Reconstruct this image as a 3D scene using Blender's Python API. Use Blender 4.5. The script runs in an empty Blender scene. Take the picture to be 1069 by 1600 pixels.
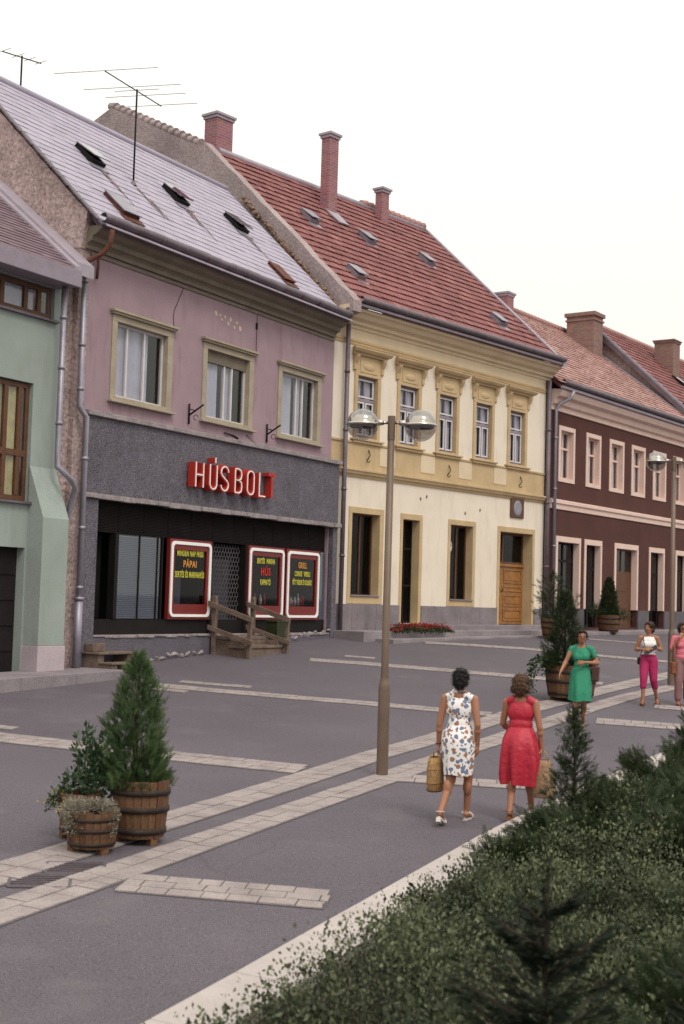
import bpy, bmesh, math, random
import numpy as np
from mathutils import Vector, Matrix
R = math.radians
random.seed(7); np.random.seed(7)
sc = bpy.context.scene
C = sc.collection
H0 = 2.4                                   # camera height above the datum

# ------------------------------------------------------------------ camera
cam_d = bpy.data.cameras.new('camera'); cam = bpy.data.objects.new('camera', cam_d); C.objects.link(cam)
sc.camera = cam
cam_d.sensor_fit = 'VERTICAL'; cam_d.sensor_height = 36.0; cam_d.lens = 2150.0/1600.0*36.0
cam_d.clip_start = 0.05; cam_d.clip_end = 3000
_r = Vector((0.99956491, -0.00188933, 0.02943515)); _u = Vector((-0.02949572, -0.06402637, 0.99751222)); _f = Vector((0, 0.99794642, 0.06405424))
cam.matrix_world = Matrix(((_r.x, _u.x, -_f.x, 0), (_r.y, _u.y, -_f.y, 0), (_r.z, _u.z, -_f.z, H0), (0, 0, 0, 1)))
cam_d.dof.use_dof = True; cam_d.dof.focus_distance = 24.0; cam_d.dof.aperture_fstop = 2.6
sc.render.resolution_x = 684; sc.render.resolution_y = 1024

# ------------------------------------------------------------------ overcast sky + weak soft sun
w = bpy.data.worlds.new('World'); sc.world = w; w.use_nodes = True
nt = w.node_tree; nt.nodes.clear()
out = nt.nodes.new('ShaderNodeOutputWorld'); bg = nt.nodes.new('ShaderNodeBackground'); sky = nt.nodes.new('ShaderNodeTexSky')
sky.sky_type = 'NISHITA'; sky.sun_disc = False; sky.sun_elevation = R(52); sky.sun_rotation = R(150); sky.dust_density = 6.0; sky.air_density = 1.0
mix = nt.nodes.new('ShaderNodeMix'); mix.data_type = 'RGBA'; mix.inputs[0].default_value = 0.96
nt.links.new(sky.outputs[0], mix.inputs[6]); mix.inputs[7].default_value = (8.3, 8.15, 7.45, 1)   # the closed cloud layer
# overcast: the cloud layer is brighter overhead than near the horizon
tcw = nt.nodes.new('ShaderNodeTexCoord'); spw = nt.nodes.new('ShaderNodeSeparateXYZ'); nt.links.new(tcw.outputs['Generated'], spw.inputs[0])
clw = nt.nodes.new('ShaderNodeClamp'); nt.links.new(spw.outputs[2], clw.inputs[0])
mdw = nt.nodes.new('ShaderNodeMath'); mdw.operation = 'MULTIPLY_ADD'; nt.links.new(clw.outputs[0], mdw.inputs[0]); mdw.inputs[1].default_value = .75; mdw.inputs[2].default_value = .93
vmw = nt.nodes.new('ShaderNodeVectorMath'); vmw.operation = 'SCALE'; nt.links.new(mix.outputs[2], vmw.inputs[0]); nt.links.new(mdw.outputs[0], vmw.inputs['Scale'])
nt.links.new(vmw.outputs[0], bg.inputs[0]); bg.inputs[1].default_value = 0.12
nt.links.new(bg.outputs[0], out.inputs[0])
sl = bpy.data.lights.new('sun', 'SUN'); so = bpy.data.objects.new('sun', sl); C.objects.link(so)
sl.energy = 1.4; sl.angle = R(18); sl.color = (1.0, 0.96, 0.9)
_sd = Vector((math.sin(R(150))*math.cos(R(52)), math.cos(R(150))*math.cos(R(52)), math.sin(R(52))))
so.rotation_euler = _sd.to_track_quat('Z', 'Y').to_euler()
sc.view_settings.view_transform = 'Standard'; sc.view_settings.look = 'None'; sc.view_settings.exposure = 0.0; sc.view_settings.gamma = 1.0
sc.cycles.max_bounces = 6; sc.cycles.transparent_max_bounces = 12; sc.cycles.use_denoising = True

# ------------------------------------------------------------------ helpers
def tag(o, label=None, cat=None, group=None, kind=None):
    if label: o['label'] = label
    if cat: o['category'] = cat
    if group: o['group'] = group
    if kind: o['kind'] = kind
    return o

def empty(name, loc, rz=0.0, label=None, cat=None, group=None):
    o = bpy.data.objects.new(name, None); C.objects.link(o); o.location = loc; o.rotation_euler = (0, 0, rz); o.empty_display_size = .2
    return tag(o, label, cat, group)

def link(name, me, parent=None, m=None):
    o = bpy.data.objects.new(name, me); C.objects.link(o)
    if parent is not None: o.parent = parent
    if m is not None and not me.materials: me.materials.append(m)
    return o

def mesh_np(name, V, Fc, m=None, parent=None, col=None, smooth=False):
    """numpy verts (n,3) + faces (k,3|4) -> object"""
    V = np.asarray(V, np.float32); Fc = np.asarray(Fc, np.int32); k = Fc.shape[1]
    me = bpy.data.meshes.new(name)
    me.vertices.add(len(V)); me.vertices.foreach_set('co', V.ravel())
    me.loops.add(Fc.size); me.loops.foreach_set('vertex_index', Fc.ravel())
    me.polygons.add(len(Fc)); me.polygons.foreach_set('loop_start', np.arange(len(Fc), dtype=np.int32)*k)
    if smooth: me.polygons.foreach_set('use_smooth', np.ones(len(Fc), bool))
    if col is not None:
        a = me.attributes.new('tint', 'FLOAT', 'POINT'); a.data.foreach_set('value', np.asarray(col, np.float32))
    me.update(calc_edges=True)
    return link(name, me, parent, m)

class MB:
    """collects shapes, then becomes ONE mesh"""
    def __init__(s): s.v = []; s.f = []; s.sm = []
    def add(s, vs, fs, smooth=False):
        n = len(s.v); s.v += [tuple(v) for v in vs]
        for f in fs: s.f.append(tuple(i+n for i in f)); s.sm.append(smooth)
        return s
    def box(s, x0, x1, y0, y1, z0, z1):
        return s.add([(x0,y0,z0),(x1,y0,z0),(x1,y1,z0),(x0,y1,z0),(x0,y0,z1),(x1,y0,z1),(x1,y1,z1),(x0,y1,z1)],
                     [(0,3,2,1),(4,5,6,7),(0,1,5,4),(1,2,6,5),(2,3,7,6),(3,0,4,7)])
    def obox(s, c, ax, ay, az):
        c, ax, ay, az = map(Vector, (c, ax, ay, az)); vs = []
        for k in (-1, 1):
            for i, j in ((-1,-1),(1,-1),(1,1),(-1,1)): vs.append(c+ax*i+ay*j+az*k)
        return s.add(vs, [(0,3,2,1),(4,5,6,7),(0,1,5,4),(1,2,6,5),(2,3,7,6),(3,0,4,7)])
    def prism(s, poly, d):
        """planar 3d polygon extruded by vector d"""
        n = len(poly); d = Vector(d); a = [Vector(p) for p in poly]; b = [p+d for p in a]
        fs = [tuple(range(n))[::-1], tuple(range(n, 2*n))]+[(i, (i+1) % n, n+(i+1) % n, n+i) for i in range(n)]
        return s.add(a+b, fs)
    def tube(s, pts, r, n=8, cap=True):
        pts = [Vector(p) for p in pts]; rs = r if isinstance(r, (list, tuple)) else [r]*len(pts)
        vs = []; fs = []; up = None
        for i, p in enumerate(pts):
            t = (pts[min(i+1, len(pts)-1)]-pts[max(i-1, 0)]).normalized()
            if up is None: up = t.orthogonal().normalized()
            up = (up-t*up.dot(t)); up = up.normalized() if up.length > 1e-6 else t.orthogonal().normalized()
            w_ = t.cross(up)
            for k in range(n):
                a = 2*math.pi*k/n; vs.append(p+(up*math.cos(a)+w_*math.sin(a))*rs[i])
        for i in range(len(pts)-1):
            for k in range(n): fs.append((i*n+k, i*n+(k+1) % n, (i+1)*n+(k+1) % n, (i+1)*n+k))
        s.add(vs, fs, True)
        if cap:
            m = len(s.v)-len(vs); s.f.append(tuple(m+k for k in range(n))[::-1]); s.sm.append(False)
            m2 = m+(len(pts)-1)*n; s.f.append(tuple(m2+k for k in range(n))); s.sm.append(False)
        return s
    def lathe(s, prof, n=24, c=(0,0,0), smooth=True):
        vs = []; fs = []
        for (r, z) in prof:
            for k in range(n):
                a = 2*math.pi*k/n; vs.append((c[0]+r*math.cos(a), c[1]+r*math.sin(a), c[2]+z))
        for i in range(len(prof)-1):
            for k in range(n): fs.append((i*n+k, i*n+(k+1) % n, (i+1)*n+(k+1) % n, (i+1)*n+k))
        return s.add(vs, fs, smooth)
    def ell(s, c, rad, n=16, m=10, rot=None):
        vs = []; fs = []
        for i in range(m+1):
            th = math.pi*i/m
            for k in range(n):
                a = 2*math.pi*k/n; v = Vector((rad[0]*math.sin(th)*math.cos(a), rad[1]*math.sin(th)*math.sin(a), -rad[2]*math.cos(th)))
                if rot is not None: v = rot @ v
                vs.append(Vector(c)+v)
        for i in range(m):
            for k in range(n): fs.append((i*n+k, i*n+(k+1) % n, (i+1)*n+(k+1) % n, (i+1)*n+k))
        return s.add(vs, fs, True)
    def build(s, name, m, parent=None, dz=0.0, bevel=0.0):
        me = bpy.data.meshes.new(name)
        me.from_pydata([(a, b, c+dz) for a, b, c in s.v], [], s.f)
        me.polygons.foreach_set('use_smooth', s.sm); me.update()
        o = link(name, me, parent, m)
        if bevel:
            md = o.modifiers.new('bevel', 'BEVEL'); md.width = bevel; md.segments = 2; md.limit_method = 'ANGLE'
        return o

# ------------------------------------------------------------------ materials
MATS = {}
def nodes(name):
    m = bpy.data.materials.new(name); m.use_nodes = True; n = m.node_tree.nodes; l = m.node_tree.links
    return m, n, l, n['Principled BSDF']
def N(n, t, **k):
    o = n.new(t)
    for a, b in k.items():
        try: o.inputs[a].default_value = b
        except Exception: setattr(o, a, b)
    return o
def pm(name, col, rough=.85, var=.12, vs=3.0, fine=.12, fs=60., bump=.25, bs=70., metal=0., spec=.3, tint=None, streak=0., stain=None, stain_amt=.35, stain_scale=.8, bdist=.01):
    """base colour with cloudy variation, fine grain, optional vertical run-off streaks and patches of another colour"""
    m, n, l, p = nodes(name); MATS[name] = m
    tc = n.new('ShaderNodeTexCoord'); ob = tc.outputs['Object']
    def noise(scale, detail=4., vec=ob, rough_=.6):
        t = N(n, 'ShaderNodeTexNoise', Scale=scale, Detail=detail, Roughness=rough_); l.new(vec, t.inputs['Vector']); return t.outputs['Fac']
    def ramp(fac, a, b, c0=(0,0,0,1), c1=(1,1,1,1)):
        r_ = n.new('ShaderNodeValToRGB'); r_.color_ramp.elements[0].position = a; r_.color_ramp.elements[1].position = b
        r_.color_ramp.elements[0].color = c0; r_.color_ramp.elements[1].color = c1; l.new(fac, r_.inputs[0]); return r_.outputs[0]
    def mixc(kind, fac, a, b):
        x = n.new('ShaderNodeMix'); x.data_type = 'RGBA'; x.blend_type = kind; x.clamp_factor = True
        for s_, v in ((0, fac), (6, a), (7, b)):
            if hasattr(v, 'links') or hasattr(v, 'is_linked'): l.new(v, x.inputs[s_])
            else: x.inputs[s_].default_value = v if s_ == 0 else (*v[:3], 1)
        return x.outputs[2]
    base = (*col, 1)
    cur = mixc('MIX', ramp(noise(vs), .3, .7), tuple(c*(1-var) for c in col), tuple(min(1, c*(1+var)) for c in col))
    if fine: cur = mixc('MULTIPLY', 1.0, cur, ramp(noise(fs, 2.), .25, .75, (1-fine*1.6,)*3+(1,), (1+fine,)*3+(1,)))
    if stain: cur = mixc('MIX', ramp(noise(stain_scale, 6., rough_=.7), .55, .72, (0,0,0,1), (stain_amt,)*3+(1,)), cur, stain)
    if streak:
        mp = N(n, 'ShaderNodeMapping'); mp.inputs['Scale'].default_value = (1.7, 1.7, .32); l.new(ob, mp.inputs['Vector'])
        cur = mixc('MULTIPLY', ramp(noise(1.6, 7., mp.outputs[0], .62), .52, .78, (0,0,0,1), (streak,)*3+(1,)), cur, (.45, .42, .42))
    if tint:
        at = n.new('ShaderNodeAttribute'); at.attribute_name = 'tint'
        cur = mixc('MIX', at.outputs['Fac'], cur, tint) if len(tint) == 3 else cur
    l.new(cur, p.inputs['Base Color'])
    p.inputs['Roughness'].default_value = rough; p.inputs['Metallic'].default_value = metal; p.inputs['Specular IOR Level'].default_value = spec
    if bump:
        b = N(n, 'ShaderNodeBump', Strength=bump, Distance=bdist); l.new(noise(bs, 5.), b.inputs['Height']); l.new(b.outputs[0], p.inputs['Normal'])
    return m

pm('asphalt', (.125,.106,.126), .9, .10, .35, .5, 95., .5, 110., stain=(.098,.083,.098), stain_amt=.6, stain_scale=.45)
def asphalt_wear():
    m = MATS['asphalt']; n = m.node_tree.nodes; l = m.node_tree.links; p = n['Principled BSDF']; src = p.inputs['Base Color'].links[0].from_socket; tc = n.new('ShaderNodeTexCoord'); ob = tc.outputs['Object']
    def mixin(src, fac, col, kind='MIX'):
        x = n.new('ShaderNodeMix'); x.data_type = 'RGBA'; x.blend_type = kind; l.new(fac, x.inputs[0]); l.new(src, x.inputs[6]); x.inputs[7].default_value = (*col, 1); return x.outputs[2]
    def rng_(fac, a, b, lo, hi):
        r_ = n.new('ShaderNodeMapRange'); r_.inputs[1].default_value = a; r_.inputs[2].default_value = b; r_.inputs[3].default_value = lo; r_.inputs[4].default_value = hi; l.new(fac, r_.inputs[0]); return r_.outputs[0]
    w_ = N(n, 'ShaderNodeTexNoise', Scale=1.3, Detail=5.); l.new(ob, w_.inputs['Vector']); dv = n.new('ShaderNodeMix'); dv.data_type = 'RGBA'; dv.blend_type = 'LINEAR_LIGHT'; dv.inputs[0].default_value = .22; l.new(ob, dv.inputs[6]); l.new(w_.outputs['Color'], dv.inputs[7])
    v = N(n, 'ShaderNodeTexVoronoi', Scale=.33); v.feature = 'DISTANCE_TO_EDGE'; l.new(dv.outputs[2], v.inputs['Vector'])
    gate = N(n, 'ShaderNodeTexNoise', Scale=.28, Detail=2.); l.new(ob, gate.inputs['Vector'])
    a = rng_(v.outputs['Distance'], .0, .006, .55, 0.); g = rng_(gate.outputs['Fac'], .5, .58, 0., 1.); mu = N(n, 'ShaderNodeMath', operation='MULTIPLY'); l.new(a, mu.inputs[0]); l.new(g, mu.inputs[1]); src = mixin(src, mu.outputs[0], (.07,.06,.065))
    s = N(n, 'ShaderNodeTexNoise', Scale=2.6, Detail=6., Roughness=.65); l.new(ob, s.inputs['Vector']); src = mixin(src, rng_(s.outputs['Fac'], .62, .74, 0., .45), (.09,.078,.088))
    s2 = N(n, 'ShaderNodeTexNoise', Scale=.9, Detail=4., Roughness=.6); l.new(ob, s2.inputs['Vector']); src = mixin(src, rng_(s2.outputs['Fac'], .56, .72, 0., .4), (.165,.142,.16))
    sp = N(n, 'ShaderNodeTexVoronoi', Scale=3.0); l.new(ob, sp.inputs['Vector']); src = mixin(src, rng_(sp.outputs['Distance'], .02, .05, .6, 0.), (.06,.05,.055))
    l.new(src, p.inputs['Base Color'])
asphalt_wear()
pm('paver', (.30,.252,.245), .85, .2, 2.5, .2, 60., .3, 60., stain=(.2,.17,.18), stain_amt=.5, stain_scale=3.)
pm('mortar', (.12,.105,.11), .95, .2, 6, .3, 90.)
pm('kerb_concrete', (.44,.385,.365), .9, .1, 1.2, .14, 120., .3, 90., stain=(.28,.24,.22), stain_amt=.4, stain_scale=2.)
pm('pavement_concrete', (.25,.215,.23), .9, .2, 1.1, .2, 50., .3, 50., stain=(.15,.13,.14), stain_amt=.5, stain_scale=1.5)
pm('soil', (.03,.022,.018), .95, .3, 6, .3, 50., .8, 30., bdist=.03)
pm('pink_plaster', (.335,.232,.264), .92, .1, .9, .16, 55., .35, 60., streak=.6, stain=(.28,.195,.215), stain_amt=.7, stain_scale=.5)
pm('bare_plaster', (.62,.45,.36), .92, .2, 5, .2, 60.)
pm('grey_chip', (.142,.127,.152), .85, .14, 1.6, .62, 48., .4, 45., streak=.4, stain=(.11,.096,.115), stain_amt=.5, stain_scale=.6)
pm('grey_ledge', (.3,.26,.26), .9, .25, 4, .3, 40., .5, 30., stain=(.12,.1,.11), stain_amt=.7, stain_scale=3)
pm('frame_beige', (.37,.31,.235), .88, .14, 2.5, .15, 60., .3, 60., stain=(.28,.22,.16), stain_amt=.5, stain_scale=2.)
pm('olive_trim', (.20,.168,.128), .88, .14, 2.5, .15, 60., .3, 60., stain=(.15,.12,.09), stain_amt=.6, stain_scale=2.)
pm('cream', (.76,.665,.55), .92, .05, .8, .1, 70., .25, 70., stain=(.62,.51,.39), stain_amt=.4, stain_scale=.6, streak=.28)
pm('cream_frieze', (.66,.53,.37), .92, .07, 1.5, .1, 70., .25, 70.)
pm('ochre', (.52,.38,.22), .92, .09, 1.6, .12, 60., .25, 70., stain=(.38,.26,.14), stain_amt=.45, stain_scale=1.2, streak=.25)
pm('plinth_stone', (.22,.185,.20), .9, .2, 1.2, .22, 40., .4, 40., streak=.5)
pm('brown_plaster', (.092,.036,.030), .95, .14, 1.0, .25, 50., .5, 60.)
pm('trim_white', (.72,.53,.46), .9, .06, 2, .1, 60., .2, 60.)
pm('plinth_dark', (.12,.105,.12), .9, .2, 1.2, .22, 40., .4, 40., streak=.4)
pm('green_plaster', (.31,.35,.325), .92, .08, .9, .15, 60., .3, 60., stain=(.235,.275,.215), stain_amt=.5, stain_scale=.7, streak=.3)
pm('pale_base', (.45,.37,.40), .92, .1, 2, .15, 60.)
pm('rough_render', (.40,.30,.285), .95, .25, 1.2, .3, 14., 1.0, 9., stain=(.24,.18,.18), stain_amt=.7, stain_scale=1.3, bdist=.05)
pm('fire_wall', (.36,.285,.285), .95, .16, 1.0, .25, 22., .9, 14., stain=(.22,.17,.18), stain_amt=.85, stain_scale=.55, bdist=.03)
pm('slate', (.375,.335,.41), .7, .05, 1.5, .06, 50., .1, 40., spec=.35, tint=(.315,.28,.345), stain=(.33,.26,.28), stain_amt=.3, stain_scale=.6)
pm('slate_bed', (.14,.11,.13), .9)
pm('red_tile', (.215,.08,.08), .85, .22, .8, .2, 40., .3, 40., tint=(.31,.135,.12), stain=(.12,.05,.055), stain_amt=.45, stain_scale=.5)
pm('red_tile_bed', (.1,.035,.035), .95)
pm('pale_tile', (.40,.225,.205), .85, .2, .8, .2, 40., .3, 40., tint=(.52,.34,.30), stain=(.30,.15,.14), stain_amt=.5, stain_scale=.6)
pm('verge_metal', (.36,.31,.36), .6, .12, 3, .1, 40., .1, 40., metal=.2)
pm('zinc', (.30,.28,.33), .5, .15, 3, .1, 30., .1, 30., metal=.55, spec=.5, stain=(.2,.16,.17), stain_amt=.5, stain_scale=3)
pm('dark_zinc', (.15,.12,.14), .55, .2, 3, .15, 30., .1, 30., metal=.45, spec=.5, stain=(.14,.06,.04), stain_amt=.6, stain_scale=2)
pm('rust', (.13,.05,.035), .8, .3, 8, .3, 40., .4, 40., metal=.2)
pm('rust_stain', (.20,.145,.15), .8, .3, 8, .3, 30., 0)
pm('crumbs', (.21,.13,.095), .95, .5, 9, .3, 40., .6, 30.)
pm('grille_back', (.055,.05,.06), .8)
pm('wood_brown', (.11,.045,.02), .6, .2, 6, .2, 30., .2, 30., spec=.4)
pm('door_wood', (.30,.13,.036), .5, .22, 3, .2, 20., .2, 30., spec=.45)
pm('grey_wood', (.17,.12,.095), .9, .25, 5, .25, 40., .4, 40., stain=(.09,.06,.05), stain_amt=.6, stain_scale=4)
pm('white_paint', (.62,.58,.58), .5, .06, 4, .05, 60., .05, 60., spec=.45)
pm('lilac_frame', (.27,.225,.27), .6, .1, 4, .08, 60., .05, 60.)
pm('curtain', (.47,.45,.53), .95, .08, 4, 0, 60., 0)
pm('dark_inside', (.016,.013,.013), .9, .2, 2, 0, 1, 0)
pm('black_metal', (.012,.010,.010), .6, .2, 4, .1, 40., .1, 40., spec=.15)
pm('louvre', (.020,.015,.016), .8, .2, 3, .15, 60., .1, 40., spec=.12)
pm('blind', (.125,.135,.175), .7, .06, 2, 0, 60., 0)
pm('red_paint', (.42,.028,.018), .5, .12, 3, .1, 50., .1, 50., spec=.4, stain=(.24,.02,.016), stain_amt=.5, stain_scale=3)
pm('dark_red', (.17,.015,.013), .5, .12, 3, .1, 50., .1, 50., spec=.4)
pm('white_enamel', (.85,.82,.8), .4, .03, 3, .03, 50., 0)
pm('yellow_ink', (.55,.5,.06), .6, .05, 3, 0, 1, 0)
pm('orange_ink', (.62,.27,.05), .6, .05, 3, 0, 1, 0)
pm('red_ink', (.55,.03,.02), .6, .05, 3, 0, 1, 0)
pm('pole_paint', (.165,.115,.085), .5, .12, 2, .12, 60., .1, 60., metal=.35, spec=.45, stain=(.1,.065,.05), stain_amt=.4, stain_scale=3)
pm('stave', (.15,.078,.04), .75, .25, 7, .25, 30., .4, 35., tint=(.1,.045,.025), stain=(.06,.03,.02), stain_amt=.6, stain_scale=5)
pm('hoop', (.035,.024,.02), .6, .3, 8, .2, 40., .2, 40., metal=.3)
pm('plaque_stone', (.26,.25,.29), .5, .1, 6, .2, 60., .6, 30.)
pm('bin_green', (.028,.034,.012), .6, .2, 5, .1, 40., .1, 40.)
pm('foliage_bark', (.03,.02,.014), .9, .2, 10, .2, 60., .5, 40.)

def chrome(name, col, rough):
    m, n, l, p = nodes(name); MATS[name] = m
    p.inputs['Base Color'].default_value = (*col, 1); p.inputs['Metallic'].default_value = 1; p.inputs['Roughness'].default_value = rough
chrome('reflector', (.86,.76,.64), .16); chrome('ring_metal', (.5,.45,.4), .3); chrome('mirror_dark', (.12,.1,.1), .3)

def glass(name, tr=(.9,.92,.93), refl=.16, ior=1.5):
    m, n, l, p = nodes(name); MATS[name] = m
    n.remove(p); o = n['Material Output']
    t = N(n, 'ShaderNodeBsdfTransparent'); t.inputs[0].default_value = (*tr, 1)
    g = N(n, 'ShaderNodeBsdfGlossy', Roughness=.03); lw = n.new('ShaderNodeLayerWeight'); lw.inputs['Blend'].default_value = .5
    f0 = ((ior-1)/(ior+1))**2+refl; pw = N(n, 'ShaderNodeMath', operation='POWER'); l.new(lw.outputs['Facing'], pw.inputs[0]); pw.inputs[1].default_value = 5.0
    mul = N(n, 'ShaderNodeMath', operation='MULTIPLY_ADD'); l.new(pw.outputs[0], mul.inputs[0]); mul.inputs[1].default_value = 1-f0; mul.inputs[2].default_value = f0
    mx = n.new('ShaderNodeMixShader'); l.new(mul.outputs[0], mx.inputs[0]); l.new(t.outputs[0], mx.inputs[1]); l.new(g.outputs[0], mx.inputs[2]); l.new(mx.outputs[0], o.inputs[0])
glass('pane', (.92,.93,.94), .01, 1.45); glass('shop_pane', (.72,.72,.74), .0, 1.25); glass('globe_glass', (.68,.66,.65), .18); glass('globe_mirror', (.62,.6,.58), .22); glass('sky_pane', (.5,.5,.55), .3)

def brick_mat(name, c1, c2, mortar, scale, rot=False):
    m, n, l, p = nodes(name); MATS[name] = m
    tc = n.new('ShaderNodeTexCoord'); sep = n.new('ShaderNodeSeparateXYZ'); l.new(tc.outputs['Object'], sep.inputs[0])
    ad = N(n, 'ShaderNodeMath', operation='ADD'); l.new(sep.outputs[0], ad.inputs[0]); l.new(sep.outputs[1], ad.inputs[1])
    cb = n.new('ShaderNodeCombineXYZ'); l.new(ad.outputs[0], cb.inputs[0]); l.new(sep.outputs[2], cb.inputs[1])
    b = n.new('ShaderNodeTexBrick'); l.new(cb.outputs[0], b.inputs['Vector'])
    b.inputs['Color1'].default_value = (*c1, 1); b.inputs['Color2'].default_value = (*c2, 1); b.inputs['Mortar'].default_value = (*mortar, 1)
    b.inputs['Scale'].default_value = 1.0; b.inputs['Brick Width'].default_value = .26; b.inputs['Row Height'].default_value = .085; b.inputs['Mortar Size'].default_value = .011
    nz = N(n, 'ShaderNodeTexNoise', Scale=4., Detail=5.); l.new(tc.outputs['Object'], nz.inputs['Vector'])
    mx = n.new('ShaderNodeMix'); mx.data_type = 'RGBA'; mx.blend_type = 'MULTIPLY'; mx.inputs[0].default_value = .6
    l.new(b.outputs[0], mx.inputs[6]); l.new(nz.outputs['Color'], mx.inputs[7]); 
    mx2 = n.new('ShaderNodeMix'); mx2.data_type = 'RGBA'; mx2.blend_type = 'ADD'; mx2.inputs[0].default_value = .35; l.new(mx.outputs[2], mx2.inputs[6]); l.new(b.outputs[0], mx2.inputs[7])
    l.new(mx2.outputs[2], p.inputs['Base Color']); p.inputs['Roughness'].default_value = .9
    bp = N(n, 'ShaderNodeBump', Strength=.7, Distance=.01); bp.invert = True; l.new(b.outputs['Fac'], bp.inputs['Height']); l.new(bp.outputs[0], p.inputs['Normal'])
brick_mat('brick_red', (.30,.115,.125), (.23,.09,.10), (.30,.21,.23), 1)
brick_mat('brick_brown', (.25,.135,.11), (.18,.095,.08), (.22,.165,.15), 1)

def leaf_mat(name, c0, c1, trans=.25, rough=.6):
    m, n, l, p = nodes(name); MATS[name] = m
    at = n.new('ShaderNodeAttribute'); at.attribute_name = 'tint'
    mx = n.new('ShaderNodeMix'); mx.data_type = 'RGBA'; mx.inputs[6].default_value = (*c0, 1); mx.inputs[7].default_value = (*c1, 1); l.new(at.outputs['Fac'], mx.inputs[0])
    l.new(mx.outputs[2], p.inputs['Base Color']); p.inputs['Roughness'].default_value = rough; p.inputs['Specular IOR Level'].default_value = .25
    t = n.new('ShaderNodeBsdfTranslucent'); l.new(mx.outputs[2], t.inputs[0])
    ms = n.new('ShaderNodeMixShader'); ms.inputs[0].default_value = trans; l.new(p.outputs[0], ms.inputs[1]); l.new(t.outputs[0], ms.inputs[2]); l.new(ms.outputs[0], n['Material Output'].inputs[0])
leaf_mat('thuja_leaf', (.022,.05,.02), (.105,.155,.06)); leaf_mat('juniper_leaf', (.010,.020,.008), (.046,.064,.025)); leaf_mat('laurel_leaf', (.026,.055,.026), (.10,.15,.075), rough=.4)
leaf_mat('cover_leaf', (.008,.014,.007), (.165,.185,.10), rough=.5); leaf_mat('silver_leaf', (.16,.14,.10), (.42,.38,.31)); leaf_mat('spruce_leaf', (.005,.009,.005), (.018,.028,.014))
leaf_mat('twig', (.03,.018,.012), (.10,.065,.04), 0.); leaf_mat('red_petal', (.25,.012,.015), (.45,.03,.03)); leaf_mat('yellow_petal', (.5,.33,.02), (.6,.42,.05)); leaf_mat('ivy_leaf', (.015,.035,.015), (.06,.09,.035))
M = MATS

# ------------------------------------------------------------------ the ground
KC = np.array([[1.28,15.081,.143],[1.984,15.28,.259],[4.082,23.075,.41],[6.323,28.083,-.475],[.659,19.193,-.634],[7.212,29.967,.357],[-5.245,28.002,-.027],[-2.998,31.938,-.162],[-.051,37.101,.484],[1.96,37.977,-.307],[6.338,43.268,.094],[13.197,53.617,-.158]])
def G(x, y):
    """street level above the datum at x, y"""
    X = max(-16., min(20., x)); Y = max(2., min(56., y))
    e = KC[:, 2] @ np.exp(-((KC[:, 0]-x)**2+(KC[:, 1]-y)**2)/98.0)
    return float(-3.21251919-.03634897*X+.05675239*Y+e)+H0
def ground_sheet():
    xs = sorted(set([-900,-400,-150,-70,-40]+[round(v, 2) for v in np.arange(-26, 30.1, .8)]+[40,70,150,400,900]))
    ys = sorted(set([-600,-200,-60,-20]+[round(v, 2) for v in np.arange(-6, 66.1, .8)]+[80,120,250,600,1500]))
    V = [(x, y, G(x, y)) for y in ys for x in xs]; nx = len(xs)
    Fc = [(j*nx+i, j*nx+i+1, (j+1)*nx+i+1, (j+1)*nx+i) for j in range(len(ys)-1) for i in range(nx-1)]
    o = mesh_np('ground', V, Fc, M['asphalt'], smooth=True); tag(o, 'grey asphalt of the pedestrian street', None, None, 'structure')
ground_sheet()

def poly_pt(pl, s):
    for a, b in zip(pl, pl[1:]):
        L = math.dist(a, b)
        if s <= L or b is pl[-1]: t = s/L; return (a[0]+(b[0]-a[0])*t, a[1]+(b[1]-a[1])*t), ((b[0]-a[0])/L, (b[1]-a[1])/L)
        s -= L
STONES = []
def stripe(pl, wid, rows, side=1, lo=.17, hi=.36):
    """paving band: pl is one edge, the band lies wid to the right (side=1) of it"""
    L = sum(math.dist(a, b) for a, b in zip(pl, pl[1:]))
    V = []; Fc = []; k = max(2, int(L/.6))
    for i in range(k+1):
        p, d = poly_pt(pl, L*i/k*.99999); nx, ny = d[1]*side, -d[0]*side
        for q in (-.01, wid+.01): x, y = p[0]+nx*q, p[1]+ny*q; V.append((x, y, G(x, y)+.005))
    for i in range(k): Fc.append((2*i, 2*i+1, 2*i+3, 2*i+2))
    st = mesh_np('paving_stripe', V, Fc, M['mortar']); tag(st, None, None, None, 'structure')
    rw = wid/rows
    for r_ in range(rows):
        s = -random.uniform(0, .3)
        while s < L:
            l_ = random.uniform(lo, hi); a = max(0, s+.006); b = min(L*.99999, s+l_-.006); s += l_
            if b-a < .05: continue
            q0 = r_*rw+.005+random.uniform(0, .004); q1 = (r_+1)*rw-.005-random.uniform(0, .004); top = random.uniform(.008, .014); P = []
            for (ss, qq) in ((a, q0), (a, q1), (b, q1), (b, q0)):
                p, d = poly_pt(pl, ss); j = random.uniform(-.004, .004); x, y = p[0]+d[1]*side*qq+d[0]*j, p[1]-d[0]*side*qq+d[1]*j; P.append((x, y))
            mx = sum(p[0] for p in P)/4; my = sum(p[1] for p in P)/4
            STONES.append((my, st, P, top))
    return st
UP = [(-4.3,9.05),(-2.92,12.3),(-1.68,15.22),(.34,20.04),(1.7,22.71),(3.06,25.43),(5.55,29.62),(7.98,33.56),(11.5,39.2)]
LOW = [(-3.9,7.2),(-2.44,10.38),(-1.39,12.68),(.3,16.6),(2.04,20.5),(3.47,23.3),(4.87,26.0),(6.18,28.3),(7.4,30.1),(11.2,35.9)]
stripe(UP, .5, 2); stripe(LOW, .45, 2, side=-1)
stripe([(-9.0,21.1),(-4.85,20.1),(-2.94,19.6),(-.3,18.75)], .75, 3)
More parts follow.
